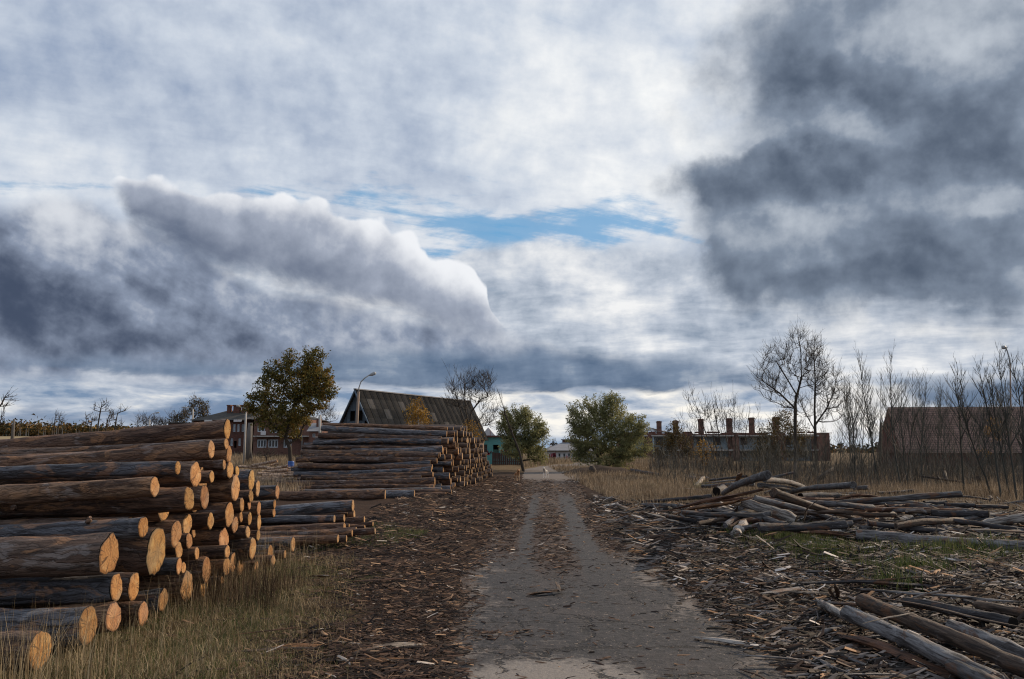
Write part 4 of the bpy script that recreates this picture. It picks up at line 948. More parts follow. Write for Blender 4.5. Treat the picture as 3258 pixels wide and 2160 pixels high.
# bushes and small trees in front of the ruin
tree('autumn_bush', 2130, 1478, 100, 'wide brown and yellow bush in front of the ruin, right of the willow', [(2130, 1460)], [(2120, 1430, 40, 38), (2160, 1420, 38, 42), (2145, 1380, 26, 30), (2190, 1445, 24, 30), (2150, 1355, 10, 16), (2095, 1450, 22, 22)], 260, 21, tip=.014, leaf=OLIV, per=22, spread=.2, lsize=.12, strand=.9, cat='bush', tw=dict(n=150, L=1.4, r=.02))
tree('orange_leaved_tree', 2235, 1490, 75, 'small tree with sparse orange leaves among bare stems before the ruin', [(2236, 1450), (2240, 1420)], [(2225, 1430, 18, 20), (2248, 1455, 18, 16), (2240, 1410, 16, 16), (2262, 1425, 14, 14)], 70, 22, tip=.01, leaf=YELL, per=7, spread=.25, lsize=.13)
tree('olive_bush', 2470, 1490, 72, 'olive-green bush with yellowing leaves left of the tallest bare tree', [(2470, 1450)], [(2440, 1400, 36, 42), (2480, 1370, 42, 45), (2500, 1330, 30, 28), (2540, 1380, 36, 34), (2410, 1440, 26, 26), (2460, 1440, 40, 30), (2530, 1430, 38, 30)], 320, 23, tip=.012, leaf=OLIV, per=17, spread=.28, lsize=.10, cat='bush', tw=dict(n=200, L=1.2, r=.012))
tree('yellow_leaved_sapling', 3170, 1500, 66, 'small yellow-leaved tree glowing before the steep-roofed building', [(3168, 1440), (3170, 1400)], [(3160, 1350, 20, 26), (3172, 1375, 20, 22), (3145, 1372, 14, 16), (3128, 1440, 14, 10)], 90, 24, tip=.008, leaf=YELL, per=7, spread=.2, lsize=.09)
# the two big bare trees
tree('bare_crowned_tree', 2530, 1520, 62, 'tallest bare tree with a dark broken stub in its wide crown', [(2531, 1440), (2530, 1340), (2531, 1260), (2540, 1235)],
     [(2470, 1190, 62, 70), (2540, 1130, 50, 70), (2580, 1180, 46, 60), (2440, 1230, 46, 36), (2470, 1130, 40, 40), (2540, 1070, 26, 36), (2500, 1270, 60, 30), (2420, 1190, 26, 24), (2585, 1110, 24, 40)], 620, 31, tip=.012, tw=dict(n=1150, L=1.05, r=.009), seg=.5, minz=3.0, up=.3,
     extra=[[(2531, 1250), (2510, 1215), (2470, 1150)], [(2531, 1290), (2480, 1250), (2410, 1200)], [(2531, 1270), (2550, 1200), (2548, 1120), (2535, 1040)]])
tree('bare_forked_tree', 2592, 1520, 60, 'bare forked tree right beside the tallest one, limbs spreading to the right', [(2594, 1440), (2594, 1370)],
     [(2600, 1180, 40, 90), (2640, 1220, 42, 60), (2660, 1270, 38, 46), (2560, 1300, 30, 36), (2630, 1310, 50, 36), (2600, 1110, 20, 40)], 460, 32, tip=.012, tw=dict(n=900, L=1.0, r=.009), seg=.5, minz=2.0, up=.3,
     extra=[[(2594, 1370), (2592, 1300), (2594, 1220), (2590, 1130), (2592, 1080)], [(2594, 1360), (2630, 1300), (2655, 1240), (2673, 1150)], [(2594, 1370), (2560, 1310), (2535, 1250)]])
# bare multi-stemmed clump in front of the ruin
for k, (bu, tu, tv, yy, lb) in enumerate([(2290, 2195, 1235, 58, 'leftmost tall bare stem of the clump before the ruin'), (2298, 2240, 1262, 57, 'bare stem leaning left in the clump before the ruin'), (2310, 2262, 1250, 58, 'bare stem with a forked top in the clump before the ruin'), (2330, 2290, 1275, 59, 'short upright bare stem amid the clump before the ruin'), (2345, 2332, 1243, 58, 'tallest upright bare stem of the clump before the ruin'), (2352, 2385, 1300, 60, 'bare stem leaning right at the right of the clump before the ruin'), (2280, 2170, 1330, 57, 'low bare stem leaning far left in the clump before the ruin')]):
    tree('bare_sapling', bu, 1505, yy, lb, [(bu * .7 + tu * .3, 1505 * .7 + tv * .3), (bu * .35 + tu * .65, 1505 * .35 + tv * .65), (tu, tv)], [(bu * .3 + tu * .7, 1505 * .3 + tv * .7 + 10, 34, 55), (tu, tv + 45, 20, 34)], 60, 40 + k, tip=.009, tw=dict(n=90, L=.9, r=.009, up=1.2), barkm=TRUNK, group='bare stems in front of the ruin', up=.5)

# saplings on the right: each one its own tree
def sapling(bu, bv, tu, tv, Y, label, seed, rb=.05, nb=16, L=1.5, group=None, tw=30, fork=None):
    r = random.Random(seed); b = at(bu, bv, Y); g0 = Vector((b.x, Y, gh(b.x, Y) - .1)); top = at(tu, tv, Y + r.uniform(-1, 1)) - g0
    root = tree_root('bare_sapling', g0, label, 'sapling', group); m = MB(); H = top.length
    n = 10; pts = []; off = Vector((r.uniform(-.2, .2), r.uniform(-.2, .2), 0))
    for i in range(n + 1):
        t = i / n; pts.append(top * t + off * math.sin(math.pi * t) + Vector((r.uniform(-.03, .03), r.uniform(-.03, .03), 0)))
    m.tube(pts, [rb * (1 - .86 * i / n) for i in range(n + 1)], 6, cap=False); m.build('trunk', ASPEN, root)
    m = MB()
    def shoot(p, d, l, rr, lev):
        q = [p]; dd = d.copy()
        for k in range(3):
            dd = (dd + Vector((r.uniform(-.12, .12), r.uniform(-.12, .12), .13))).normalized(); q.append(q[-1] + dd * l / 3)
        m.tube(q, [rr, rr * .8, rr * .6, rr * .3], 3 if lev else 4, cap=False)
        if lev < 2 and l > .35:
            for _ in range(3 if lev == 0 else 2):
                s0 = q[1].lerp(q[3], r.random()); e = (dd + Vector((r.uniform(-1, 1), r.uniform(-1, 1), r.uniform(-.1, .6))) * .65).normalized(); shoot(s0, e, l * r.uniform(.3, .55), rr * .6, lev + 1)
    for i in range(nb):
        t = r.uniform(.22, .98) ** .8; p = pts[min(n - 1, int(t * n))].lerp(pts[min(n, int(t * n) + 1)], t * n % 1); a = r.uniform(0, 2 * math.pi); lean = r.uniform(.35, .75)
        d = Vector((math.cos(a) * lean, math.sin(a) * lean, .85)).normalized(); shoot(p, d, L * (1.15 - t * .8) * r.uniform(.6, 1.2), rb * (1 - .8 * t) * .45 + .004, 0)
    m.build('branches', ASPEN, root); return root
front = [(2722, 1560, 2700, 1215, 46, 'slim'), (2800, 1560, 2728, 1108, 40, 'tall left-leaning'), (2868, 1565, 2836, 1126, 38, 'tall upright'), (2893, 1575, 2868, 1210, 37, 'thin'), (2882, 1568, 2905, 1180, 39, 'thin right-leaning'), (2935, 1560, 2950, 1215, 44, 'slender'),
         (3066, 1588, 3042, 1150, 34, 'tall greenish'), (3160, 1590, 3024, 1210, 33, 'strongly left-leaning'), (3186, 1605, 3112, 1160, 32, 'long left-leaning'), (3215, 1600, 3150, 1185, 33, 'tall grey'), (3240, 1600, 3178, 1112, 32, 'tallest grey'), (3256, 1605, 3222, 1140, 31, 'rightmost tall'), (3262, 1590, 3262, 1150, 34, 'half-hidden right-edge')]
for k, (bu, bv, tu, tv, Y, w) in enumerate(front):
    sapling(bu, bv, tu, tv, Y, f'{w} bare sapling, {ordn(k)} from the left in the front row by the log heap', 60 + k, rb=.045 if k not in (3, 4) else .028, nb=30, L=1.7, group='bare saplings on the right')
r = random.Random(77); us = sorted(r.uniform(2655, 3300) for _ in range(46))
for k, u in enumerate(us):
    Y = r.uniform(46, 66); tv = 1180 + abs(r.gauss(0, 45)) + (30 if u > 2960 else 0); lean = r.uniform(-45, 25)
    sapling(u, 1510, u + lean, tv, Y, f'thin bare sapling, {ordn(k)} from the left in the rear thicket on the right', 200 + k, rb=r.uniform(.020, .036), nb=24, L=1.5, group='thicket of bare saplings')
r = random.Random(78)
for k in range(16):
    u = 2400 + k * 17 + r.uniform(-8, 8); sapling(u, 1510, u + r.uniform(-30, 30), r.uniform(1290, 1400), r.uniform(52, 66), f'short bare sapling, {ordn(k)} from the left under the big bare trees', 300 + k, rb=.026, nb=14, L=1.3, group='short saplings under the bare trees')
# thick leaning dead poles in the thicket
for k, (a, b, Y, rr, lb) in enumerate([((3290, 1590), (2930, 1515), 38, .06, 'long dark pole leaning low across the sapling thicket'), ((2720, 1452), (2700, 1500), 60, .2, 'dark broken stump beside the steep-roofed building'), ((2795, 1440), (2803, 1345), 70, .16, 'dark upright stub left of the steep-roofed building'), ((3015, 1570), (3005, 1500), 42, .12, 'short dark stump among the saplings'), ((3110, 1520), (3140, 1575), 40, .10, 'dark slanting snag among the right saplings'), ((2528, 1560), (2533, 1470), 44, .12, 'thick dark stump behind the diagonal logs'), ((2570, 1560), (2650, 1490), 44, .15, 'thick dark log leaning against the thicket behind the heap')]):
    A, Bp = at(*a, Y), at(*b, Y + 1); A.z = max(A.z, gh(A.x, Y) - .1) if A.z < Bp.z else A.z
    lo = A if A.z < Bp.z else Bp; lo.z = min(lo.z, gh(lo.x, lo.y) + (.0 if k else .05)); m = MB(); c = Vector((lo.x, lo.y, lo.z)); m.tube([A - c, (A + Bp) / 2 - c + Vector((0, 0, .03)), Bp - c], [rr, rr * .9, rr * .7], 8); o = m.build('dead_snag', TRUNK, loc=c); tag(o, lb, 'dead trunk')
# dead trees of the left horizon
for k, (bu, bv, tr, blb, Y, lb) in enumerate([
    (310, 1378, [(313, 1345), (319, 1310), (325, 1279)], [(335, 1292, 14, 8), (308, 1300, 10, 8), (338, 1305, 8, 5)], 170, 'tallest dead tree on the left horizon, thin crooked crown'),
    (287, 1378, [(290, 1350), (294, 1328)], [(276, 1335, 8, 14), (298, 1335, 6, 8)], 172, 'short dead tree left of the tallest on the left horizon'),
    (334, 1378, [(341, 1340), (353, 1308)], [(356, 1320, 8, 10), (345, 1345, 9, 12)], 171, 'slanting dead tree between two others on the left horizon'),
    (365, 1378, [(368, 1345), (376, 1306)], [(392, 1306, 12, 7), (358, 1328, 10, 6), (378, 1350, 14, 10)], 168, 'dead tree with broken top and a limb bent right'),
    (173, 1368, [(175, 1335), (178, 1308)], [(186, 1325, 9, 10), (168, 1348, 7, 7)], 230, 'thin far dead tree above the forest edge'),
    (184, 1368, [(187, 1345), (190, 1328)], [(194, 1345, 6, 10)], 232, 'low far dead tree right of a thinner one'),
    (-30, 1380, [(-24, 1320), (5, 1285), (18, 1258)], [(25, 1268, 14, 7), (8, 1300, 12, 14), (10, 1335, 12, 18)], 120, 'dead tree reaching in at the left edge of the view')]):
    tree('dead_tree', bu, bv, Y, lb, tr, blb, 34, 80 + k, tip=.05, tw=dict(n=34, L=1.8, r=.035, up=.2), seg=1.0, group=None)
p = at(40, 1386, 150); c = Vector((p.x, 150, gh(p.x, 150) - .2)); m = MB(); q = at(45, 1333, 150); m.tube([Vector((0, 0, 0)), (p - c) * .5 + (q - c) * .5, q - c], [.40, .26, .16], 8); tag(m.build('dead_snag', DEADW, loc=c), 'pale broken trunk standing alone before the far forest', 'dead trunk')
p = at(791, 1448, 100); c = Vector((p.x, 100, gh(p.x, 100) - .2)); m = MB(); q = at(797, 1345, 100); k1 = at(793, 1400, 100)
m.tube([Vector((-.15, 0, 0)), (k1 - c), (q - c)], [.42, .36, .26], 8); m.tube([Vector((.45, 0, 0)), (k1 - c) + Vector((.1, 0, 0))], [.14, .12], 6); tag(m.build('dead_snag', DEADW, loc=c), 'grey hollow dead trunk standing before the brick house', 'dead trunk')
tree('fallen_bush', 850, 1470, 92, 'low dark leafless bush in dry grass before the brick house', [(848, 1455)], [(830, 1445, 18, 10), (862, 1440, 18, 12), (845, 1430, 10, 12)], 60, 99, tip=.02, cat='bush', tw=dict(n=50, L=1.0, r=.018))
# leafless trees left of the brick house
tree('seed_tree', 612, 1385, 150, 'rounded tree with dry seed clusters left of the brick house', [(613, 1350), (616, 1320)], [(628, 1300, 30, 32), (620, 1278, 16, 14), (650, 1300, 16, 22), (645, 1325, 22, 14), (605, 1300, 8, 12)], 260, 91, tip=.022, leaf=OLIV, per=4, spread=.3, lsize=.2, tw=dict(n=200, L=1.3, r=.022))
for k, (u, v, w, h, lb) in enumerate([(452, 1345, 20, 22, 'bare shrub left of the curved street lamp'), (484, 1347, 18, 18, 'bare shrub right of the curved street lamp'), (515, 1352, 16, 10, 'low shrub midway along the horizon left of the houses'), (555, 1335, 22, 22, 'russet bush above the low brick shed'), (586, 1330, 16, 26, 'dense dark bush left of the seed-laden tree')]):
    tree('horizon_bush', u, 1390, 155, lb, [(u, v + h * .6)], [(u, v, w, h), (u + w * .5, v - h * .4, w * .5, h * .4)], 110, 110 + k, tip=.022, leaf=OLIV if k > 2 else None, per=4, spread=.3, lsize=.18, cat='bush', tw=dict(n=120, L=1.5, r=.022, up=1.0))
tree('far_bare_tree', 1765, 1445, 190, 'tiny bare tree beyond the white building', [(1766, 1425), (1765, 1412)], [(1765, 1412, 12, 10)], 24, 120, tip=.05, tw=dict(n=24, L=1.2, r=.03))

# far forest on the left horizon and thin line elsewhere: a mass nobody could count
g = np.random.default_rng(8); n = 9000
uu = g.uniform(-700, 760, n); Yf = g.uniform(290, 350, n); xx = (uu - CU) / FPX * Yf
gz = np.array([gh(float(a), float(b)) for a, b in zip(xx, Yf)])
hh = np.interp(uu, [-700, 0, 80, 300, 420, 520, 760], [5.5, 5.2, 5.4, 4.2, 3.6, 3.0, 2.5]) * g.uniform(.45, 1.12, n) * np.where(g.random(n) < .03, 1.6, 1)
P = np.stack([xx, Yf, gz + hh], 1); cl = 5
Q = np.repeat(P, cl, 0); rr = np.repeat(hh, cl); Q += g.normal(0, 1, Q.shape) * np.array([.9, .9, .5]); Q[:, 2] -= g.random(len(Q)) ** .7 * rr * .75
s = g.uniform(.35, .9, (len(Q), 1)); a = g.normal(0, 1, (len(Q), 3)); a /= np.linalg.norm(a, axis=1)[:, None]; b = np.cross(a, g.normal(0, 1, a.shape)); b /= np.linalg.norm(b, axis=1)[:, None]
o = mesh_np('far_forest', np.stack([Q - a * s, Q + b * s, Q + a * s], 1), np.arange(len(Q) * 3).reshape(-1, 3), FOREST, rnd=np.clip(np.repeat(g.random(n), cl) * .8 + g.random(len(Q)) * .2, 0, 1)); tag(o, 'autumn forest edge along the left horizon', 'forest', kind='stuff')
m = 1500; k = g.integers(0, n, m); W_ = .09; V = np.stack([P[k] * [1, 1, 0] + np.stack([-W_ * np.ones(m), -6 * np.ones(m), gz[k]], 1), P[k] * [1, 1, 0] + np.stack([W_ * np.ones(m), -6 * np.ones(m), gz[k]], 1), P[k] + [0, -6, 0]], 1)
o = mesh_np('far_forest_stems', V, np.arange(m * 3).reshape(-1, 3), FTRUNK, rnd=g.random(m)); tag(o, 'pale stems of the forest edge on the left horizon', 'forest', kind='stuff')
n = 5000; uu = g.uniform(700, 3900, n); Yf = g.uniform(330, 420, n); xx = (uu - CU) / FPX * Yf; hh = g.uniform(1.5, 5.5, n) * .8
Q = np.stack([xx, Yf, np.array([gh(float(a), float(b)) for a, b in zip(xx, Yf)]) + hh * g.random(n)], 1); s = g.uniform(.7, 1.6, (n, 1)); a = g.normal(0, 1, (n, 3)); a /= np.linalg.norm(a, axis=1)[:, None]; b = np.cross(a, g.normal(0, 1, a.shape)); b /= np.linalg.norm(b, axis=1)[:, None]
o = mesh_np('distant_scrub', np.stack([Q - a * s, Q + b * s, Q + a * s], 1), np.arange(n * 3).reshape(-1, 3), FOREST, rnd=g.random(n)); tag(o, 'distant scrub line beyond the buildings', 'scrub', kind='stuff')
# ------------------------------------------------------------------ logs
GREYS = [(0.085, 0.088, 0.100), (0.060, 0.062, 0.072), (0.105, 0.100, 0.102)]
BROWNS = [(0.084, 0.047, 0.031), (0.120, 0.068, 0.042), (0.062, 0.037, 0.027), (0.155, 0.092, 0.056), (0.085, 0.056, 0.042)]
TONE = {0: 'blue-grey', 1: 'dark grey', 2: 'pale grey', 3: 'brown', 4: 'reddish brown', 5: 'dark brown', 6: 'tan brown', 7: 'dull brown'}
TONES = GREYS + BROWNS
def log_geo(L, r0, r1, seed, seg=14, sides=14, bend=0.06, rough=0.05, ell=0.04, knots=0, oneend=False):
    """bark tube from x=0 back to x=-L plus its two sawn faces; returns (verts, faces), [(verts, faces), ...]"""
    rd = random.Random(seed); ph = rd.uniform(0, 50); a1, a2 = rd.uniform(0, 6.28), rd.uniform(0, 6.28); bz, by = rd.uniform(-bend, bend), rd.uniform(-bend, bend)
    kn = [(rd.uniform(.02, .95), rd.uniform(0, 6.28), rd.uniform(.14, .34)) for _ in range(knots)]
    def ring(t, rs=1.0, dx=0.0, k=None):
        x = -L * t; r = r0 + (r1 - r0) * t; out = []
        cy = by * math.sin(math.pi * t) + bend * .3 * noise.noise((t * 3, ph, 0)); cz = bz * math.sin(math.pi * t) + bend * .3 * noise.noise((t * 3, ph, 7))
        for j in range(sides):
            th = 2 * math.pi * j / sides
            q = 1 + ell * math.cos(2 * th + a1) + rough * 1.6 * noise.noise((x * 2.2 / max(r0 * 6, .3), math.cos(th) * 1.2 + ph, math.sin(th) * 1.2)) + rough * noise.noise((x * 3, math.cos(th) * 3.5, math.sin(th) * 3.5 + ph))
            for kt, ka, kh in kn:
                d = ((t - kt) * L / (r0 * .9)) ** 2 + (math.atan2(math.sin(th - ka), math.cos(th - ka)) * 1.6) ** 2
                q += kh * math.exp(-d * 3)
            out.append((x + dx, cy + math.cos(th) * r * q * rs, cz + math.sin(th) * r * q * rs))
        return out
    V = []; F = []
    for i in range(seg + 1): V += ring(i / seg)
    for i in range(seg):
        for j in range(sides):
            j2 = (j + 1) % sides; F.append((i * sides + j, (i + 1) * sides + j, (i + 1) * sides + j2, i * sides + j2))
    ends = []; tl = rd.uniform(-.10, .10); tl2 = rd.uniform(-.08, .08)
    for e in ((0,) if oneend else (0, 1)):
        sg = 1 if e == 0 else -1; t = float(e); ev = []; ef = []; base = ring(t)
        c = Vector((sum(p[0] for p in base), sum(p[1] for p in base), sum(p[2] for p in base))) / sides
        for rs in (1.0, .86, .5):
            for p in base:
                q = c + (Vector(p) - c) * rs; q.x += sg * (0.004 + (0.010 if rs < 1 else 0)) + ((q.y - c.y) * tl2 + (q.z - c.z) * tl) * (1 if rs < 1 else 1) * .5 + .004 * noise.noise((q.y * 20, q.z * 20, ph)); ev.append(tuple(q))
        ev.append((c.x + sg * .014, c.y, c.z))
        for k in range(2):
            for j in range(sides):
                j2 = (j + 1) % sides; a, b, cc, d = k * sides + j, k * sides + j2, (k + 1) * sides + j2, (k + 1) * sides + j
                ef.append((a, b, cc, d) if e == 0 else (d, cc, b, a))
        for j in range(sides):
            j2 = (j + 1) % sides; a = (2 * sides + j, 2 * sides + j2, 3 * sides); ef.append(a if e == 0 else a[::-1])
        ends.append((ev, ef))
    return (V, F), ends
def pymesh(name, VF, material, smooth=True):
    me = bpy.data.meshes.new(name); me.from_pydata(VF[0], [], VF[1]); me.materials.append(material)
    if smooth: me.polygons.foreach_set('use_smooth', [True] * len(VF[1]))
    me.update()
    if name == 'cut_end':
        n = (len(VF[0]) - 1) // 3; a = me.attributes.new('rim', 'FLOAT', 'POINT'); a.data.foreach_set('value', [1.0] * n + [.86] * n + [.5] * n + [0.0])
    return me
def put_log(meshes, M, label, cat, group, tone, endtone=(1, 1, 1), name='log'):
    o = bpy.data.objects.new(name, meshes[0]); COL.objects.link(o); o.matrix_world = M; o.color = (*tone, 1); tag(o, label, cat, group)
    for e in meshes[1:]:
        c = bpy.data.objects.new('cut_end', e); COL.objects.link(c); c.parent = o; c.color = (*endtone, 1)
    return o
def make_log(L, r0, r1, seed, bark=None, endm=None, **k):
    b, es = log_geo(L, r0, r1, seed, **k); return [pymesh('log', b, bark or BARK)] + [pymesh('cut_end', e, endm or ENDM, False) for e in es]
def frame_x(p, d, roll=0.0):
    d = d.normalized(); up = Vector((0, 0, 1)); y = up.cross(d)
    if y.length < .1: y = Vector((0, 1, 0)).cross(d)
    y.normalize(); z = d.cross(y); M = Matrix((d, y, z)).transposed(); M = M @ Matrix.Rotation(roll, 3, 'X'); M = M.to_4x4(); M.translation = p; return M
def sizew(r): return 'thick' if r > .165 else 'medium' if r > .105 else 'thin'

PILE = [(722,1366,61,-4.34),(718,1412,36,-4.20),(671,1433,55,-4.24),(727,1443,51,-4.27),(564,1488,42,-4.25),(622,1505,80,-4.14),(643,1530,70,-4.35),(672,1517,40,-4.13),(711,1479,34,-4.26),(731,1495,55,-4.25),(753,1498,34,-4.30),(748,1557,85,-4.21),(799,1528,64,-4.30),(797,1578,42,-4.17),(819,1552,50,-4.31),(881,1567,46,-4.24),(872,1605,30,-4.14),(870,1632,28,-4.25),(491,1549,62,-4.27),(519,1620,80,-4.40),(600,1586,78,-3.97),(590,1567,49,-4.29),(650,1582,73,-4.19),(453,1679,68,-4.19),(594,1667,66,-4.39),(559,1696,82,-4.27),(669,1658,52,-4.24),(729,1635,78,-4.21),(768,1608,46,-4.18),(790,1606,34,-4.25),(822,1618,44,-4.27),(793,1650,38,-4.16),(747,1667,52,-4.22),(765,1645,34,-4.21),(769,1680,46,-4.33),(765,1703,26,-4.28),(787,1692,38,-4.12),(823,1665,48,-4.27),(820,1703,36,-4.20),(710,1717,74,-4.28),(601,1720,50,-4.25),(347,1765,125,-4.24),(497,1753,136,-4.18),(536,1774,48,-4.50),(567,1749,52,-4.30),(567,1799,50,-4.07),(581,1806,36,-4.24),(624,1760,38,-4.22),(651,1753,28,-4.42),(721,1753,44,-4.04),(803,1744,66,-4.14),(793,1765,30,-4.26),(859,1757,48,-4.23),(655,1814,78,-4.17),(719,1803,56,-4.19),(740,1790,60,-4.34),(763,1805,54,-4.37),(815,1806,46,-4.26),(840,1799,40,-4.22),(369,1869,82,-4.23),(424,1865,82,-4.22),(594,1867,88,-4.28),(519,1909,70,-4.27),(647,1870,60,-4.28),(705,1843,26,-4.34),(278,1989,112,-4.25),(359,1964,90,-4.19),(453,1953,76,-4.26),(126,2067,120,-4.25)]
TSET = {0: 3, 2: 4, 4: 1, 15: 1, 18: 6, 19: 6, 23: 1, 41: 7, 42: 5, 59: 1, 60: 5, 65: 0, 68: 7, 39: 3, 16: 1, 5: 7, 27: 5, 12: 1}
rp = random.Random(17); circ = []
for u, v, h, X in PILE:
    p = atx(u, v, X); circ.append([p.y, p.z, h / 2 / FPX * p.y, X])
rows = {}
for i, c in enumerate(circ): rows.setdefault(min(7, int(c[1] / .30)), []).append(i)
lay = ['bottom', 'second', 'third', 'fourth', 'fifth', 'sixth', 'seventh', 'top']
pos_in = {}
for k, ids in rows.items():
    for j, i in enumerate(sorted(ids, key=lambda q: circ[q][0])): pos_in[i] = (k, j)
for i, (y, z, r_, X) in enumerate(circ):
    r_ *= 1.0; front = y < 10.6 or i in (0, 2, 3, 15); L = 6.8 + rp.uniform(-.6, .6)
    tone = TSET.get(i, rp.choice([3, 4, 6, 7, 5, 3, 1])); k, j = pos_in[i]
    ms = make_log(L, r_, r_ * rp.uniform(.74, 1.0), 500 + i, seg=44 if front else 14, sides=28 if r_ > .1 else 18, bend=.10, rough=.095, ell=.05, knots=7 if front else 1)
    slope = {0: .085, 2: .06, 18: .07, 19: .06}.get(i, .035); d = Vector((1, rp.uniform(-.035, .035), slope + rp.uniform(-.014, .014)))
    e = rp.choice([1.15, 1.0, .85, .7, 1.05, .92]); o = put_log(ms, frame_x(Vector((X, y, z)), d, rp.uniform(0, 6)), f'{sizew(r_)} {TONE[tone]} log, {lay[k]} layer of near left stack, {ordn(j)} end from front', 'log', 'logs of the near left stack', [c * 1.0 for c in TONES[tone]], (e * 1.08, e * rp.uniform(.93, 1.05), e * rp.uniform(.70, 1.0)))
# a few branch stubs on the logs of the front face
for o in [q for q in COL.objects if q.name.startswith('log') and q.get('group') == 'logs of the near left stack'][:]:
    if o.matrix_world.translation.y > 10.7 or rp.random() < .25: continue
    rr = max(v.co.z for v in o.data.vertices)
    for _ in range(rp.choice([1, 2, 2])):
        t = rp.uniform(.3, 4.5); a = rp.uniform(-.5, 1.5); M3 = o.matrix_world.to_3x3().inverted(); n_ = (M3 @ Vector((0, -math.cos(a), math.sin(a)))).normalized(); q = Vector((-t, 0, 0)) + n_ * rr * .80
        m = MB(); l = rp.uniform(.04, .10); m.tube([q, q + n_ * l * .6 + Vector((l * .2, 0, 0)), q + n_ * l + Vector((l * .5, 0, 0))], [.040, .026, .016], 7); s_ = m.build('branch_stub', BARK, o); s_.color = (.16, .10, .07, 1)
# recessed logs filling the gaps of the stack
nf = 0; fill = []
for _ in range(2600):
    y, z, rr = rp.uniform(9.2, 14.5), rp.uniform(.1, 2.1), rp.choice([.14, .11, .09, .075])
    lim = np.interp(y, [7.4, 8.6, 9.8, 11.0, 12.0, 13.6, 14.6], [.3, .95, 1.45, 2.0, 2.25, 1.45, 1.2])
    if z > lim or z < rr + .02: continue
    if all(math.hypot(y - c[0], z - c[1]) > rr + c[2] + .005 for c in circ): circ.append([y, z, rr, 0]); fill.append((y, z, rr)); 
    if len(fill) > 23: break
for n_, (y, z, rr) in enumerate(sorted(fill)):
    tone = rp.choice([3, 5, 7]); ms = make_log(6.0, rr, rr * .9, 700 + n_, seg=8, sides=14, bend=.02, rough=.05)
    k = min(7, int(z / .30)); put_log(ms, frame_x(Vector((-4.5 - rp.uniform(0, .3), y, z)), Vector((1, 0, .035))), f'{sizew(rr)} recessed log in a gap of near left stack, {ordn(n_)} from front', 'log', 'logs of the near left stack', TONES[tone], (.9, .85, .8))

# second, low stack: ends (u, v, height px, length)
S2 = [(1122, 1609, 38, 5.0, 0), (1126, 1638, 30, 4.5, 7), (1104, 1636, 13, 3.5, 5), (1063, 1650, 23, 5.0, 1), (1094, 1649, 25, 5.0, 5), (1158, 1653, 24, 4.0, 5), (1095, 1677, 32, 5.0, 3), (1109, 1671, 13, 4, 5), (1159, 1676, 12, 3, 5), (1185, 1667, 15, 3, 3), (1119, 1697, 21, 4, 5), (1132, 1692, 28, 4.5, 3), (1192, 1687, 21, 3.5, 3), (1074, 1714, 27, 5, 4), (1101, 1714, 22, 5, 7), (931, 1731, 44, 4.2, 2), (868, 1782, 34, 3.5, 3), (905, 1765, 26, 3.5, 7)]
YS2 = [18.6, 18.9, 18.8, 18.0, 18.35, 18.6, 17.6, 18.0, 18.2, 18.5, 17.1, 17.4, 17.3, 16.6, 16.9, 15.0, 14.0, 14.5]
for i, ((u, v, h, L, tn), Y) in enumerate(zip(S2, YS2)):
    p = at(u, v, Y); r_ = h / 2 / FPX * Y; p.z = max(p.z, r_ * .9); d = Vector((1, -.02, .03 if i != 0 else .07))
    ms = make_log(L, r_, r_ * .9, 800 + i, seg=24, sides=20, bend=.06, rough=.06, knots=2); put_log(ms, frame_x(p, d, i), f'{sizew(r_)} {TONE[tn]} log of low middle stack, {ordn(i)} from its top', 'log', 'logs of the low middle stack', TONES[tn])
# loose logs before the big stack
for i, (u, v, h, Y, L, tn, lb) in enumerate([(1225, 1574, 31, 32.2, 7.5, 3, 'thick split brown log lying in front of the big stack'), (1318, 1572, 26, 33.4, 7.5, 0, 'blue-grey log lying behind the split one before the big stack'), (1418, 1572, 14, 35.0, 6, 4, 'thin red-brown log on the ground before the big stack'), (1436, 1564, 16, 36.2, 6, 5, 'thin dark log on the ground nearest the big stack'), (1403, 1558, 17, 36.6, 7, 2, 'pale thin log at the foot of the big stack'), (1367, 1549, 13, 37.0, 6, 5, 'dark log end low in the big stack front')]):
    p = at(u, v, Y); r_ = h / 2 / FPX * Y; p.z = max(p.z, r_ * .9 + .03); ms = make_log(L, r_, r_ * .85, 850 + i, seg=24, sides=20, bend=.08, rough=.06, knots=3)
    put_log(ms, frame_x(p, Vector((1, .02, .01)), i), lb, 'log', 'loose logs before the big stack', TONES[tn])
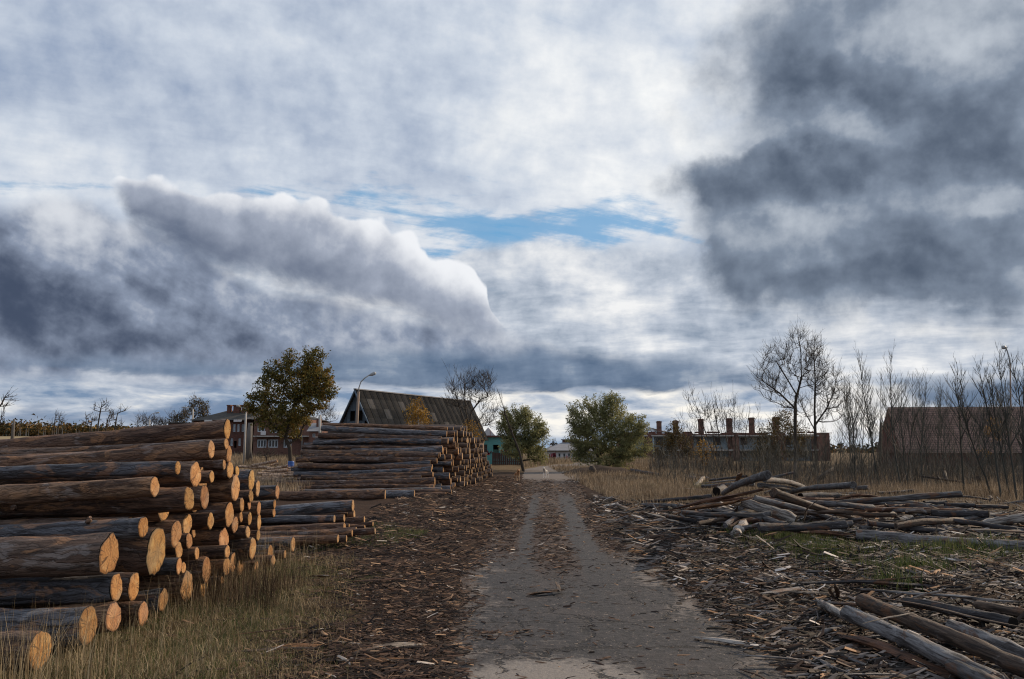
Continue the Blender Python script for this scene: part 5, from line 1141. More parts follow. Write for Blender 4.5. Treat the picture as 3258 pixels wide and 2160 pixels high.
# big stack: the front face, log by log (right end u, v, left end u, v, height px)
BF = [(1423, 1364, 1028, 1350, 11, 4), (1421, 1381, 1023, 1362, 18, 0), (1403, 1397, 1014, 1386, 18, 5), (1425, 1403, 1180, 1400, 18, 7), (1404, 1406, 997, 1409, 17, 1), (1404, 1424, 962, 1423, 14, 5), (1408, 1430, 1120, 1436, 22, 0), (1400, 1446, 958, 1438, 15, 7), (1396, 1449, 966, 1452, 19, 5), (1390, 1466, 943, 1463, 18, 5), (1370, 1473, 928, 1492, 18, 1), (1375, 1486, 950, 1480, 17, 3), (1372, 1493, 936, 1509, 18, 1), (1377, 1509, 947, 1524, 17, 5), (1340, 1519, 960, 1517, 14, 7), (1383, 1532, 880, 1540, 26, 5), (1380, 1552, 900, 1560, 20, 7)]
for i, (u, v, u2, v2, h, tn) in enumerate(BF):
    Y = 37.4 + (1552 - v) / 190 * 3.6; p = at(u, v, Y); q = at(u2, v2, Y + .2); r_ = h / 2 / FPX * Y * 1.06
    ms = make_log((p - q).length, r_, r_ * .93, 870 + i, seg=26, sides=18, bend=.08, rough=.06, knots=3)
    put_log(ms, frame_x(p, p - q, i), f'{TONE[tn]} long log on front of big stack, {ordn(i)} down', 'log', 'front logs of the big stack', TONES[tn])
# big stack: rows behind the front face, nine shared shapes
SH = [make_log(7.0, r_, r_ * .93, 900 + k, seg=6, sides=14, bend=.03, rough=.06, oneend=True) for k, r_ in enumerate([.20, .18, .165, .15, .135, .12, .105, .145, .19])]
SR = [.20, .18, .165, .15, .135, .12, .105, .145, .19]
def top_h(y): return float(np.interp(y, [37.6, 39.5, 41.5, 44, 46.5, 49.0, 51, 53, 55, 57.5, 60], [0.5, 1.7, 3.05, 3.1, 2.75, 2.6, 2.2, 1.9, 1.4, .8, .2]))
def xend(y): return float(np.interp(y, [38, 41, 44, 50, 60], [-3.05, -2.85, -2.55, -2.15, -1.55]))
rb_ = random.Random(5); cells = []; z = .17; row = 0
while z < 3.2:
    y = 38.6 + (z * .9) + (.17 if row % 2 else 0)
    while y < 60:
        if z < top_h(y) + .12: cells.append((y + rb_.uniform(-.04, .04), z + rb_.uniform(-.03, .03), row))
        y += rb_.choice([.30, .34, .38])
    z += .295; row += 1
cells.sort(); cnt = {}; rest = MB(); nb = 0
for y, z, row in cells:
    k = rb_.randrange(9); x = xend(y) + rb_.uniform(-.45, .22)*(1 if z > .4 else 1.5) - (0.25 if y < 41 else 0); r_ = SR[k]; z = max(z, r_ + .01)
    vis = nb < 50
    if vis:
        c = cnt.get(row, 0); cnt[row] = c + 1; tn = rb_.randrange(8); e = rb_.uniform(.85, 1.15)
        put_log(SH[k], frame_x(Vector((x, y, z)), Vector((1, rb_.uniform(-.02, .02), rb_.uniform(-.01, .02))), rb_.uniform(0, 6)), f'{sizew(r_)} {TONE[tn]} log in big stack, {ordn(row)} layer up, {ordn(c)} end from front', 'log', 'logs of the big stack', TONES[tn], (e, e * .98, e * .93)); nb += 1
    else:
        n0 = len(rest.v); rest.tube([(x, y, z), (x - 6.5, y, z)], [r_, r_ * .93], 10, 0, cap=False); rest.face([(x + .004, y + math.cos(t * .628) * r_ * .98, z + math.sin(t * .628) * r_ * .98) for t in range(10)], 1)
def f_logstuff():
    n = noi(vmul(wpos(), (.4, 4, 4)), 2.0, 5, .6); return mixc(n, (.035, .025, .02), (.13, .10, .09))
o = rest.build('far_stacked_logs', [mat('mixed_bark', f_logstuff), mat('sawn_ends_far', lambda: mixc(noi(wpos(), 6.0, 3), (.34, .20, .10), (.50, .34, .19)))]); tag(o, 'far rows of the big log stack with pale sawn ends', 'logs', kind='stuff')
# birch pile behind
BP = [(758, 1484, 850, 1487, 8), (801, 1482, 881, 1466, 9), (860, 1479, 886, 1475, 6), (822, 1485, 905, 1500, 9), (840, 1500, 950, 1506, 8), (835, 1513, 940, 1510, 8), (828, 1526, 935, 1522, 8), (826, 1538, 960, 1535, 8), (850, 1492, 915, 1480, 7), (870, 1490, 930, 1496, 7), (815, 1520, 900, 1518, 9), (880, 1486, 925, 1490, 6), (820, 1507, 905, 1512, 10), (834, 1501, 915, 1494, 9), (815, 1531, 910, 1530, 9)]
for i, (u, v, u2, v2, h) in enumerate(BP):
    Y = 44 + (1540 - v) * .055; p, q = at(u2, v2, Y), at(u, v, Y - .2); r_ = h / 2 / FPX * Y * 1.1; ms = make_log((p - q).length, r_, r_ * .9, 960 + i, bark=BIRCH, seg=10, sides=12, bend=.06, rough=.05)
    put_log(ms, frame_x(p, p - q, i), f'thin spotted birch log in small pile behind near stack, {ordn(i)} from top' if i > 1 else ['spotted birch log at the top left of the small birch pile', 'birch log slanting up at the top of the small birch pile'][i], 'birch log', 'small pile of birch logs', (.42, .30, .22), (.9, .8, .8), name='birch_log')
# ------------------------------------------------------------------ the heap of old logs and slabs on the right
def gz(u, v, z):
    d = ray(u, v); k = (z - CAMH) / d.z; return Vector((d.x * k, d.y * k, z))
def slab_geo(L, w, t, seed, seg=9, taper=.5):
    """a split, splintered piece: irregular wedge section with torn ends"""
    rd = random.Random(seed); ns = 7; V = []; F = []; ph = rd.uniform(0, 99)
    sec = [(math.cos(2 * math.pi * j / ns + rd.uniform(-.3, .3)) * w / 2, math.sin(2 * math.pi * j / ns) * t / 2 * rd.uniform(.6, 1.1)) for j in range(ns)]
    tear0 = [rd.uniform(-.10, .12) * L for _ in range(ns)]; tear1 = [rd.uniform(-.10, .16) * L for _ in range(ns)]
    for i in range(seg + 1):
        s = i / seg; k = (1 - abs(2 * s - 1) ** 3 * taper)
        for j, (a, b) in enumerate(sec):
            x = -L * s + (tear0[j] if i == 0 else 0) + (-tear1[j] if i == seg else 0); q = k * (1 + .35 * noise.noise((s * 5, j * 1.7, ph)))
            V.append((x, a * q + .06 * L * noise.noise((s * 1.5, ph, 0)), b * q + .03 * L * noise.noise((s * 1.7, ph, 9))))
    for i in range(seg):
        for j in range(ns): j2 = (j + 1) % ns; F.append((i * ns + j, (i + 1) * ns + j, (i + 1) * ns + j2, i * ns + j2))
    F.append(tuple(range(ns))); F.append(tuple(seg * ns + j for j in reversed(range(ns))))
    return V, F
HT = {'g': (.115, .110, .112), 'G': (.20, .193, .195), 'd': (.060, .057, .062), 'b': (.105, .072, .052), 'o': (.24, .115, .045), 'p': (.40, .33, .26), 'w': (.36, .33, .30), 'r': (.13, .062, .036)}
HEAP = [  # kind, end a (u, v, z), end b (u, v, z), thickness px at a and b, tone, label
 ('log', (2264, 1579, .35), (2042, 1597, .15), 14, 8, 'd', 'dark tapering log lying left of the stump end in the heap'),
 ('log', (2045, 1609, .17), (2175, 1613, .17), 17, 16, 'g', 'short grey sawn log at the left tip of the heap'),
 ('slab', (2359, 1590, .62), (2106, 1636, .12), 24, 10, 'o', 'long split orange-brown timber sloping down to the left'),
 ('slab', (2425, 1558, .95), (2161, 1616, .30), 18, 16, 'r', 'rust-brown slab behind the orange split timber'),
 ('log', (2279, 1562, .45), (2300, 1555, .42), 26, 26, 'd', 'round rotten stump end facing the road in the heap'),
 ('log', (2442, 1511, 1.5), (2302, 1569, .5), 28, 14, 'g', 'thick grey log jutting up to the right behind the stump end'),
 ('slab', (2364, 1503, 1.45), (2338, 1553, .7), 11, 15, 'o', 'torn orange splinter standing upright on the heap'),
 ('log', (2400, 1541, .55), (2233, 1547, .42), 13, 10, 'g', 'straight grey pole at the back of the heap'),
 ('slab', (2368, 1526, .6), (2240, 1536, .45), 9, 7, 'G', 'pale split pole at the back of the heap above a grey one'),
 ('log', (2376, 1515, .7), (2258, 1528, .5), 8, 6, 'd', 'thin dark pole along the back of the heap'),
 ('log', (2232, 1516, .2), (2190, 1511, .2), 10, 10, 'd', 'short dark log in the grass behind the heap'),
 ('log', (2216, 1523, .2), (2184, 1519, .2), 11, 11, 'g', 'short hollow grey log in the grass behind the heap'),
 ('log', (2278, 1524, .25), (2247, 1519, .22), 8, 8, 'g', 'small grey log beside the hollow one behind the heap'),
 ('log', (2306, 1513, .2), (2275, 1512, .2), 7, 7, 'd', 'small dark log furthest back behind the heap'),
 ('birch', (2238, 1519, .45), (2212, 1549, .15), 11, 14, 'p', 'cream broken birch chunk at the back left of the heap'),
 ('log', (2525, 1503, 1.1), (2446, 1522, .9), 7, 8, 'g', 'thin pole poking up right behind the thick grey log'),
 ('log', (2432, 1526, 1.15), (2561, 1553, .5), 17, 15, 'g', 'grey log sloping down right from the heap crest'),
 ('log', (2415, 1543, .8), (2540, 1559, .4), 14, 12, 'g', 'grey log below another at the heap crest'),
 ('log', (2713, 1543, .95), (2505, 1568, .5), 23, 13, 'g', 'long grey log rising to the right over the middle of the heap'),
 ('log', (2762, 1551, .45), (2717, 1554, .4), 13, 13, 'g', 'short grey log at the back right of the heap'),
 ('log', (2461, 1567, 1.0), (2725, 1650, .15), 31, 9, 'b', 'thick broken trunk slanting down right, splintered at its upper end'),
 ('log', (2402, 1586, .62), (2690, 1662, .10), 22, 13, 'G', 'smooth pale-grey log slanting under the thick broken trunk'),
 ('birch', (2531, 1656, .20), (2362, 1597, .55), 33, 27, 'w', 'peeling birch trunk with a dark hollow end facing right'),
 ('slab', (2608, 1592, .95), (2537, 1671, .06), 5, 6, 'p', 'pale split stick leaning across the slanting logs'),
 ('slab', (2533, 1691, .18), (2735, 1702, .18), 26, 27, 'r', 'brown rotten log split open beside the green grass patch'),
 ('log', (2730, 1700, .22), (3420, 1744, .22), 35, 38, 'G', 'long pale weathered log running out at the right edge'),
 ('log', (2548, 1579, .42), (2665, 1577, .40), 22, 20, 'd', 'dark log under the long rising grey one'),
 ('log', (3058, 1572, .62), (2640, 1601, .30), 20, 14, 'g', 'long grey log with split right tip at the back of the heap'),
 ('log', (2937, 1624, .2), (2664, 1620, .2), 12, 11, 'G', 'straight pale pole across the right half of the heap'),
 ('log', (3145, 1634, .28), (2965, 1631, .28), 22, 20, 'd', 'black-ended log at the right end of the heap'),
 ('log', (3009, 1600, .32), (2940, 1601, .3), 18, 18, 'd', 'stubby dark log under the split-tipped one'),
 ('log', (3102, 1608, .3), (3005, 1606, .3), 14, 14, 'd', 'dark log with a gouged top at the back right'),
 ('log', (2905, 1561, .35), (2795, 1568, .35), 10, 9, 'd', 'thin dark log along the thicket edge'),
 ('log', (2947, 1646, .25), (3290, 1695, .12), 12, 19, 'd', 'long dark bowed log dropping towards the right edge'),
 ('log', (3046, 1686, .1), (3230, 1704, .1), 12, 11, 'd', 'thin dark log just above the long pale one'),
 ('birch', (2842, 1637, .38), (2812, 1668, .10), 20, 26, 'p', 'pale twisted root chunk on the heap above the long pale log'),
 ('birch', (3290, 1644, .4), (3130, 1668, .2), 28, 22, 'w', 'pale knobbly trunk at the far right of the heap'),
 ('slab', (2960, 1673, .15), (2840, 1665, .15), 12, 12, 'b', 'broad brown slab right of the pale root chunk'),
 ('log', (2264, 1646, .16), (2332, 1669, .1), 12, 11, 'g', 'short ribbed grey log pointing down right before the heap'),
 ('slab', (2331, 1650, .1), (2344, 1616, .5), 12, 11, 'b', 'short slab propped upright against the orange timber'),
 ('log', (2268, 1626, .2), (2335, 1629, .2), 18, 17, 'g', 'grey log under the orange split timber'),
 ('slab', (2184, 1650, .12), (2231, 1651, .12), 13, 12, 'o', 'short orange chunk in front of the heap'),
 ('birch', (2340, 1702, .18), (2378, 1684, .18), 31, 30, 'w', 'short round birch billet with its end facing the road'),
 ('log', (2362, 1645, .15), (2385, 1641, .15), 14, 13, 'G', 'small round billet below the hollow-ended birch'),
 ('slab', (2165, 1686, .06), (2330, 1677, .08), 5, 5, 'o', 'long thin orange lath left of the birch billet'),
 ('slab', (2150, 1690, .05), (2290, 1692, .05), 4, 4, 'r', 'thin brown lath below the orange one'),
 ('slab', (2133, 1648, .05), (2174, 1619, .45), 5, 4, 'p', 'pale stick leaning on the orange timber'),
 ('log', (2000, 1626, .1), (2042, 1618, .13), 8, 9, 'b', 'thin brown branch left of the short sawn log'),
 ('slab', (1998, 1562, .1), (2054, 1559, .1), 6, 6, 'p', 'pale peeled stick at the grass edge left of the heap'),
 ('log', (2697, 1950, .24), (3170, 2170, .20), 44, 58, 'G', 'big pale-grey log in the right foreground, nearest but one'),
 ('log', (2741, 1912, .34), (3420, 2195, .26), 42, 54, 'b', 'long brown-grey log beside the big pale foreground one'),
 ('log', (3029, 1993, .22), (3400, 2150, .22), 40, 54, 'G', 'pale grey log entering from the right edge in the foreground'),
 ('log', (3224, 1981, .26), (2879, 1914, .22), 36, 28, 'd', 'dark log with black sawn end near the right edge'),
 ('slab', (2794, 1904, .30), (3290, 2000, .30), 9, 14, 'b', 'thin brown plank running over the foreground logs'),
 ('slab', (2690, 2030, .12), (3060, 2150, .10), 40, 46, 'r', 'shredded red-brown rotten timber below the big pale log'),
 ('birch', (2690, 1965, .16), (2612, 1920, .14), 24, 22, 'w', 'broken pale chunk at the left end of the foreground logs'),
 ('slab', (2595, 1912, .14), (2755, 1930, .22), 12, 12, 'g', 'grey slab above the left end of the foreground logs'),
 ('slab', (2575, 1858, .12), (3045, 1864, .14), 16, 18, 'd', 'long low dark slab across the middle of the litter'),
 ('slab', (2640, 1841, .16), (2995, 1839, .16), 8, 8, 'b', 'thin slab lying on the long low dark one'),
 ('slab', (2905, 1946, .42), (2770, 1980, .36), 8, 7, 'p', 'pale curved stick lying across the foreground logs'),
 ('slab', (2563, 2103, .05), (2696, 2152, .05), 12, 13, 'g', 'grey board in the right foreground, left of two'),
 ('slab', (2596, 2094, .08), (2728, 2158, .08), 15, 14, 'G', 'pale grey board in the right foreground, right of two'),
 ('slab', (2624, 2060, .08), (2842, 2150, .08), 12, 12, 'g', 'long grey board below the shredded timber'),
 ('slab', (2358, 2129, .03), (2452, 2166, .03), 8, 8, 'r', 'brown stick lying on the bottom right of the road'),
 ('slab', (2401, 1917, .06), (2504, 1890, .1), 12, 11, 'b', 'flat brown slab at the left edge of the litter'),
 ('slab', (2652, 1864, .4), (2642, 1900, .05), 12, 12, 'p', 'pale short piece standing upright in the litter'),
 ('slab', (2655, 1862, .42), (2676, 1908, .05), 13, 13, 'b', 'brown short piece leaning beside the pale upright one'),
 ('slab', (2997, 1878, .35), (2905, 1900, .2), 13, 10, 'w', 'whitish torn piece resting on the dark foreground log'),
 ('log', (2571, 1885, .05), (2655, 1945, .05), 5, 6, 'w', 'thin pale branch curving through the litter'),
 ('log', (3030, 2120, .18), (3330, 2280, .16), 48, 56, 'g', 'grey log cut off by the bottom right corner'),
 ('log', (3110, 1925, .2), (3440, 1990, .2), 30, 36, 'b', 'brown log above the black-ended one at the right edge'),
 ('log', (2880, 2050, .12), (3180, 2190, .1), 22, 26, 'd', 'thin dark log wedged between the two long foreground logs'),
 ('slab', (2760, 1880, .2), (3180, 1905, .2), 12, 14, 'G', 'pale thin slab just above the foreground logs'),
 ('log', (2010, 1497, .25), (2110, 1512, .1), 14, 8, 'd', 'dark rotten log in tall grass right of the willow')]
def gzh(u, v, h):                       # seen at (u, v) and h metres above the ground there
    z = h
    for _ in range(6): p = gz(u, v, z); z = h + gh(p.x, p.y) * .9
    return gz(u, v, z)
for i, (kd, a, b, ta, tb, tn, lb) in enumerate(HEAP):
    A, B_ = gzh(*a), gzh(*b); ra, rb2 = ta / 2 / FPX * A.y, tb / 2 / FPX * B_.y
    A.z = max(A.z, ra * .85 + gh(A.x, A.y)); B_.z = max(B_.z, rb2 * .85 + gh(B_.x, B_.y)); L = (A - B_).length
    lab = 'log' if kd != 'slab' else 'slab'
    if kd == 'slab':
        w = (ra + rb2); V, F = slab_geo(L, w * (1.25 if w > .1 else 1.0), w * .8, 1300 + i, seg=16); me = pymesh('wood_slab', (V, F), GREYW, False)
        o = bpy.data.objects.new('wood_slab', me); COL.objects.link(o); o.matrix_world = frame_x(A, A - B_, 0); o.color = (*HT[tn], 1); tag(o, lb, 'slab', 'split timbers of the right heap')
    else:
        near = A.y < 14; ms = make_log(L, ra, rb2, 1100 + i, bark=BIRCH if i == 42 else GREYW, endm=BLACK if tn in 'd' or i == 22 else GREYW, seg=34 if near else 22, sides=24 if near else 16, bend=.07 * min(1, L / 4), rough=.2 if kd == 'birch' else .12, knots=5)
        put_log(ms, frame_x(A, A - B_, i), lb, 'log', 'old logs of the right heap', HT[tn], HT[tn] if tn not in 'd' else (.3, .25, .2))
# further logs lying under and between the named ones
rh = random.Random(91); hp = []
for k in range(66):
    u, v = rh.uniform(2230, 3180), rh.uniform(1562, 1685)
    if u < 2330: v = rh.uniform(1590, 1650)
    hp.append((v, u))
for k, (v, u) in enumerate(sorted(hp)):
    p = gzh(u, v, rh.uniform(.06, .42) if 2250 < u < 2800 else rh.uniform(.06, .2)); r_ = rh.uniform(.035, .095); L = rh.uniform(1.0, 2.4) if u < 2450 else rh.uniform(1.2, 4.2); a = rh.gauss(.05, .45); sp_ = rh.uniform(-.06, .08)
    d = Vector((math.cos(a), math.sin(a), sp_)); p.z = max(p.z, gh(p.x, p.y) + r_ * .8); tn = rh.choice('ggGdbdgr')
    ms = make_log(L, r_, r_ * rh.uniform(.6, .95), 1500 + k, bark=GREYW, endm=GREYW, seg=14, sides=10, bend=.16, rough=.24, ell=.14, knots=3)
    put_log(ms, frame_x(p + d * L / 2, d, k), f'{ {"G": "pale grey", "g": "grey", "b": "brown", "d": "dark", "r": "red-brown"}[tn] } log bedded in right heap, {ordn(k)} counting towards the viewer', 'log', 'old logs bedded in the right heap', HT[tn], HT[tn])
# dead slab pieces scattered: countable larger ones, each a thing
rs = random.Random(33); SLM = [pymesh('wood_slab', slab_geo(1.0, .10, .055, 40 + k, seg=5, taper=.7), GREYW, False) for k in range(8)]
SLP = []
def zone_pts(n, fu, test):
    out = []
    while len(out) < n:
        u, v = fu(); p = gz(u, v, 0.03)
        if test(p): out.append(p)
    return out
def rdist(p): return p.x - float(road_x(p.y))
areas = [('amid splinters in right foreground', 96, lambda: (rs.uniform(2380, 3300), rs.uniform(1830, 2170)), lambda p: rdist(p) > 1.9, 'GgbdprwG', (.35, 1.1)),
         ('between road and green grass patch', 40, lambda: (rs.uniform(1900, 2600), rs.uniform(1640, 1850)), lambda p: rdist(p) > 1.4, 'pgbobrwp', (.35, 1.3)),
         ('around foot of right log heap', 80, lambda: (rs.uniform(2050, 3250), rs.uniform(1570, 1715)), lambda p: rdist(p) > 2.2, 'GgbdorpG', (.6, 2.4)),
         ('on bark litter left of road', 40, lambda: (rs.uniform(900, 1600), rs.uniform(1570, 2120)), lambda p: rdist(p) < -1.9 and p.x > -3.4 and p.x > -2.2 - (p.y - 7) * .1, 'bprobopr', (.30, 1.0)),
         ('on bark strip between wheel tracks', 7, lambda: (rs.uniform(1650, 1900), rs.uniform(1650, 1890)), lambda p: abs(rdist(p) + .1) < .35, 'rbrb', (.3, .7))]
WD = {'G': 'pale grey', 'g': 'grey', 'b': 'brown', 'd': 'dark', 'p': 'cream-coloured', 'r': 'red-brown', 'w': 'whitish', 'o': 'orange'}
for where, n_, fu, te, tones, ls in areas:
    ps = sorted(zone_pts(n_, fu, te), key=lambda p: p.y)
    for j, p in enumerate(ps):
        tn = rs.choice(tones); L = rs.uniform(*ls); o = bpy.data.objects.new('wood_slab', rs.choice(SLM)); COL.objects.link(o)
        a = rs.gauss(0, .5) if 'left' in where else rs.gauss(.1, .65); d = Vector((math.cos(a), math.sin(a), rs.uniform(-.10, .22)))
        p.z = gh(p.x, p.y) + rs.uniform(.03, .07); M = frame_x(p, d, rs.uniform(-.4, .4)); q = rs.uniform(.35, 1.05)
        o.matrix_world = M @ Matrix.Diagonal((L, q * (.6 + L * .4), q * (.55 + L * .35), 1)); o.color = (*HT[tn], 1)
        tag(o, f'{"long" if L > .9 else "short"} {WD[tn]} splintered slab {where}, {ordn(j)} counting away from viewer', 'slab', 'loose slabs ' + where)

# litter of chips: a mass nobody could count
def chips(name, n, fy, test, material, label, seed, lens=(.03, .30), ang=(0, .9), zl=.012, hump=None, pitch=.16):
    g = np.random.default_rng(seed); y0, y1, pw = fy; t = g.random(n); e = 1 - pw; Y = (y0 ** e + t * (y1 ** e - y0 ** e)) ** (1 / e)
    xl, xr = test['x']; X = g.random(n) * (xr(Y) - xl(Y)) + xl(Y); keep = test['f'](X, Y, g); X, Y = X[keep], Y[keep]; n = len(X)
    Z = np.array([gh(float(a), float(b)) for a, b in zip(X, Y)]); Z = np.maximum(Z, .0) + zl * g.random(n) ** .7 * 2
    if hump is not None: Z = Z + hump(X, Y) * g.random(n)
    L = lens[0] + (lens[1] - lens[0]) * g.random(n) ** 3.2; L *= np.clip(Y / 14, .85, 1.6); W = L * g.uniform(.03, .26, n) * np.where(L > .15, .6, 1) + .004; T = W * g.uniform(.2, .6, n)
    a = g.normal(ang[0], ang[1], n); pt = g.normal(0, pitch, n) + (g.random(n) < .02) * g.uniform(.2, .7, n) * (L < .2); rl = g.normal(0, .5, n)
    d = np.stack([np.cos(a) * np.cos(pt), np.sin(a) * np.cos(pt), np.sin(pt)], 1); s = np.stack([-np.sin(a), np.cos(a), np.sin(rl) * .5], 1); s /= np.linalg.norm(s, axis=1)[:, None]; u = np.cross(d, s)
    C = np.stack([X, Y, Z + np.abs(np.sin(pt)) * L * .45], 1); bend = g.normal(0, .10, n) * L
    def P(k, w, h, b): return C + d * (L * k)[:, None] + s * (W * w + bend * b)[:, None] + u * (T * h)[:, None]
    k0, k1 = -.5 + g.uniform(0, .12, n), .5 - g.uniform(0, .12, n)
    V = np.stack([P(k0, -.28, -.5, 0), P(k0, .28, -.5, 0), P(k0 + .06, 0, .45, 0), P(np.zeros(n), -.5, -.5, 1), P(np.zeros(n), .5, -.5, 1), P(np.zeros(n), .1, .5, 1), P(k1, -.2, -.5, 0), P(k1, .25, -.5, 0), P(k1 - .05, 0, .4, 0)], 1)
    f = np.array([(0, 3, 5, 2), (1, 2, 5, 4), (3, 6, 8, 5), (4, 5, 8, 7)]); F = (f[None] + (np.arange(n) * 9)[:, None, None]).reshape(-1, 4)
    r = np.repeat(g.random(n), 4); o = mesh_np(name, V, F, material, rnd=r); tag(o, label, 'wood litter', kind='stuff'); return o
def nz(X, Y, s, k=0.0): return np.array([noise.noise((float(a) * s, float(b) * s, k)) for a, b in zip(X, Y)])
def cov_left(X, Y, g):
    d = X - road_x(Y); w = road_w(Y); grass = nst(X, -2.3 - (Y - 7) * .17, -1.3 - (Y - 7) * .17) * (Y < 14.5) + (Y >= 14.5)
    return (g.random(len(X)) < nst(-d, w - .45, w + .25) * (.06 + .94 * grass) * (.42 + 1.3 * (nz(X, Y, .7) + .28)))
def cov_mid(X, Y, g):
    d = X - road_x(Y) - .07; strip = np.exp(-((d + .13) / .42) ** 4) * nst(Y, 11.5, 16) * (.6 + .9 * (nz(X * 1.0, Y, .35, 5) + .35)); far = nst(Y, 34, 40) * (1 - nst(Y, 48, 53)) * .75
    side = nst(np.abs(d), .78, .98) * nst(Y, 13.5, 18) * .95; loose = .055
    pile = np.exp(-(((X + .1) / .6) ** 2 + ((Y - 9.4) / .25) ** 2)) * .8
    return g.random(len(X)) < np.maximum.reduce([strip, far, side, pile, np.full(len(X), loose)])
def cov_right(X, Y, g):
    d = X - road_x(Y); w = road_w(Y); gp = np.exp(-(((X - 6.1) / 1.1) ** 2 + ((Y - 17.2) / 3.0) ** 2)) * .62
    return g.random(len(X)) < nst(d, w - .35, w + .5) * (.5 + 1.1 * (nz(X, Y, .7, 3) + .36)) * (1 - gp * 1.2) * (1 - nst(Y, 27, 32) * nst(X, 5, 6.5))
chips('bark_litter', 90000, (6.3, 58, 1.45), dict(x=(lambda y: np.maximum(-4.6, -.48 * y), lambda y: road_x(y) - road_w(y) + .6), f=cov_left), CHIP_L, 'brown bark litter covering the ground left of the road', 1, (.016, .28), (0, .55), .018, None, .16)
chips('road_litter', 46000, (6.3, 54, 1.35), dict(x=(lambda y: road_x(y) - 1.75, lambda y: road_x(y) + 1.75), f=cov_mid), CHIP_L, 'bark crumbs strewn on the road and between its tracks', 2, (.015, .20), (0, .6), .010)
chips('wood_splinters', 120000, (6.3, 34, 1.45), dict(x=(lambda y: road_x(y) + road_w(y) - .5, lambda y: np.minimum(.72 * y + 1.5, 19)), f=cov_right), CHIP_R, 'grey and tan wood splinters covering the ground right of the road', 3, (.02, .46), (.05, .55), .032, lambda X, Y: .16 * np.clip(nz(X, Y, 1.3, 15), 0, 1) * nst(X - road_x(Y) - road_w(Y), 0, 1), .17)
# ------------------------------------------------------------------ grass
def grass(name, X, Y, H, W, material, label, seed, lean=.35, flat=None, cat='grass'):
    g = np.random.default_rng(seed); n = len(X); Z = np.array([gh(float(a), float(b)) for a, b in zip(X, Y)]); P = np.stack([X, Y, Z - .01], 1)
    a = g.uniform(0, 2 * math.pi, n); s = np.stack([np.cos(a), np.sin(a), np.zeros(n)], 1) * (W * g.uniform(.6, 1.3, n))[:, None]
    la = g.uniform(0, 2 * math.pi, n); lm = np.abs(g.normal(0, lean, n))
    if flat is not None: lm = np.where(g.random(n) < flat, g.uniform(.8, 2.2, n), lm)
    ld = np.stack([np.cos(la), np.sin(la), np.zeros(n)], 1); u = np.array([0, 0, 1.0]); H = H[:, None]; lm = lm[:, None]
    nr = np.sqrt(1 + lm ** 2 * .6); M1 = P + (u * .55 + ld * lm * .22) * H / nr; T = P + (u * 1.0 + ld * lm * .85) * H / nr * np.where(lm > .8, .8, 1)
    T[:, 2] = np.where(lm[:, 0] > 1.2, P[:, 2] + H[:, 0] * .18, T[:, 2])
    V = np.stack([P - s, P + s, M1 + s * .7, M1 - s * .7, T + s * .12, T - s * .12], 1); f = np.array([(0, 1, 2, 3), (3, 2, 4, 5)])
    F = (f[None] + (np.arange(n) * 6)[:, None, None]).reshape(-1, 4); o = mesh_np(name, V, F, material, rnd=np.repeat(g.random(n), 2)); tag(o, label, cat, kind='stuff'); return o
def scat(n, x0, x1, y0, y1, pw, seed, f=None):
    g = np.random.default_rng(seed); t = g.random(n); e = 1 - (pw if abs(pw - 1) > .01 else 1.02); Y = (y0 ** e + t * (y1 ** e - y0 ** e)) ** (1 / e); X = x0(Y) + g.random(n) * (x1(Y) - x0(Y))
    if f is not None: k = f(X, Y, g); X, Y = X[k], Y[k]
    return X, Y, g
# near left: matted dry turf, green shoots, tall stems before the log ends
def fl(X, Y, g):
    e = 1 - nst(X, -2.1 - (Y - 7) * .17, -1.2 - (Y - 7) * .17); return g.random(len(X)) < e * (.5 + .8 * (nz(X, Y, .9, 2) + .4)) * (1 - .8 * (X < -4.4))
X, Y, g = scat(40000, lambda y: np.full(len(y), -4.9), lambda y: np.full(len(y), -1.0), 6.0, 15.5, 1.2, 11, fl)
grass('dry_turf', X, Y, g.uniform(.05, .24, len(X)), np.full(len(X), .0027), DRYG, 'matted dry grass before the near log stack', 12, .8, .66)
X, Y, g = scat(30000, lambda y: np.full(len(y), -4.9), lambda y: np.full(len(y), -1.3), 6.0, 15.5, 1.2, 13, lambda X, Y, g: fl(X, Y, g) & (nz(X, Y, .8, 9) > -.2))
grass('green_turf', X, Y, g.uniform(.03, .12, len(X)), np.full(len(X), .0030), GRNG, 'short green grass mixed into the dry turf on the left', 14, .6)
X, Y, g = scat(1500, lambda y: np.full(len(y), -4.55), lambda y: np.full(len(y), -3.0), 6.2, 15.2, .8, 15, lambda X, Y, g: g.random(len(X)) < np.exp(-((X + 4.05) / .5) ** 2) * (.3 + nst(Y, 9, 11.5)))
grass('tall_dry_stems', X, Y, g.uniform(.25, .75, len(X)), np.full(len(X), .0026), DRYG, 'tall dry stems standing in front of the sawn log ends', 16, .30)
X, Y, g = scat(380, lambda y: np.full(len(y), -4.6), lambda y: np.full(len(y), -3.3), 6.0, 7.6, .8, 17)
grass('corner_stems', X, Y, g.uniform(.35, .8, len(X)), np.full(len(X), .0024), DRYG, 'tall pale stems in the bottom left corner', 18, .25)
X, Y, g = scat(800, lambda y: np.full(len(y), -4.2), lambda y: np.full(len(y), -3.0), 10.2, 12.2, .8, 19); 
grass('dark_weeds', X, Y, g.uniform(.2, .6, len(X)), np.full(len(X), .0030), mat('dark_weed_stems', f_grass((.02, .012, .008), (.05, .03, .018), (.10, .065, .04)), .8, .2), 'dark dry weeds before the low middle log ends', 20, .45)
X, Y, g = scat(9000, lambda y: np.full(len(y), -4.6), lambda y: np.full(len(y), -2.0), 14.5, 22, 1.0, 21, lambda X, Y, g: nz(X, Y, .5, 6) > .08)
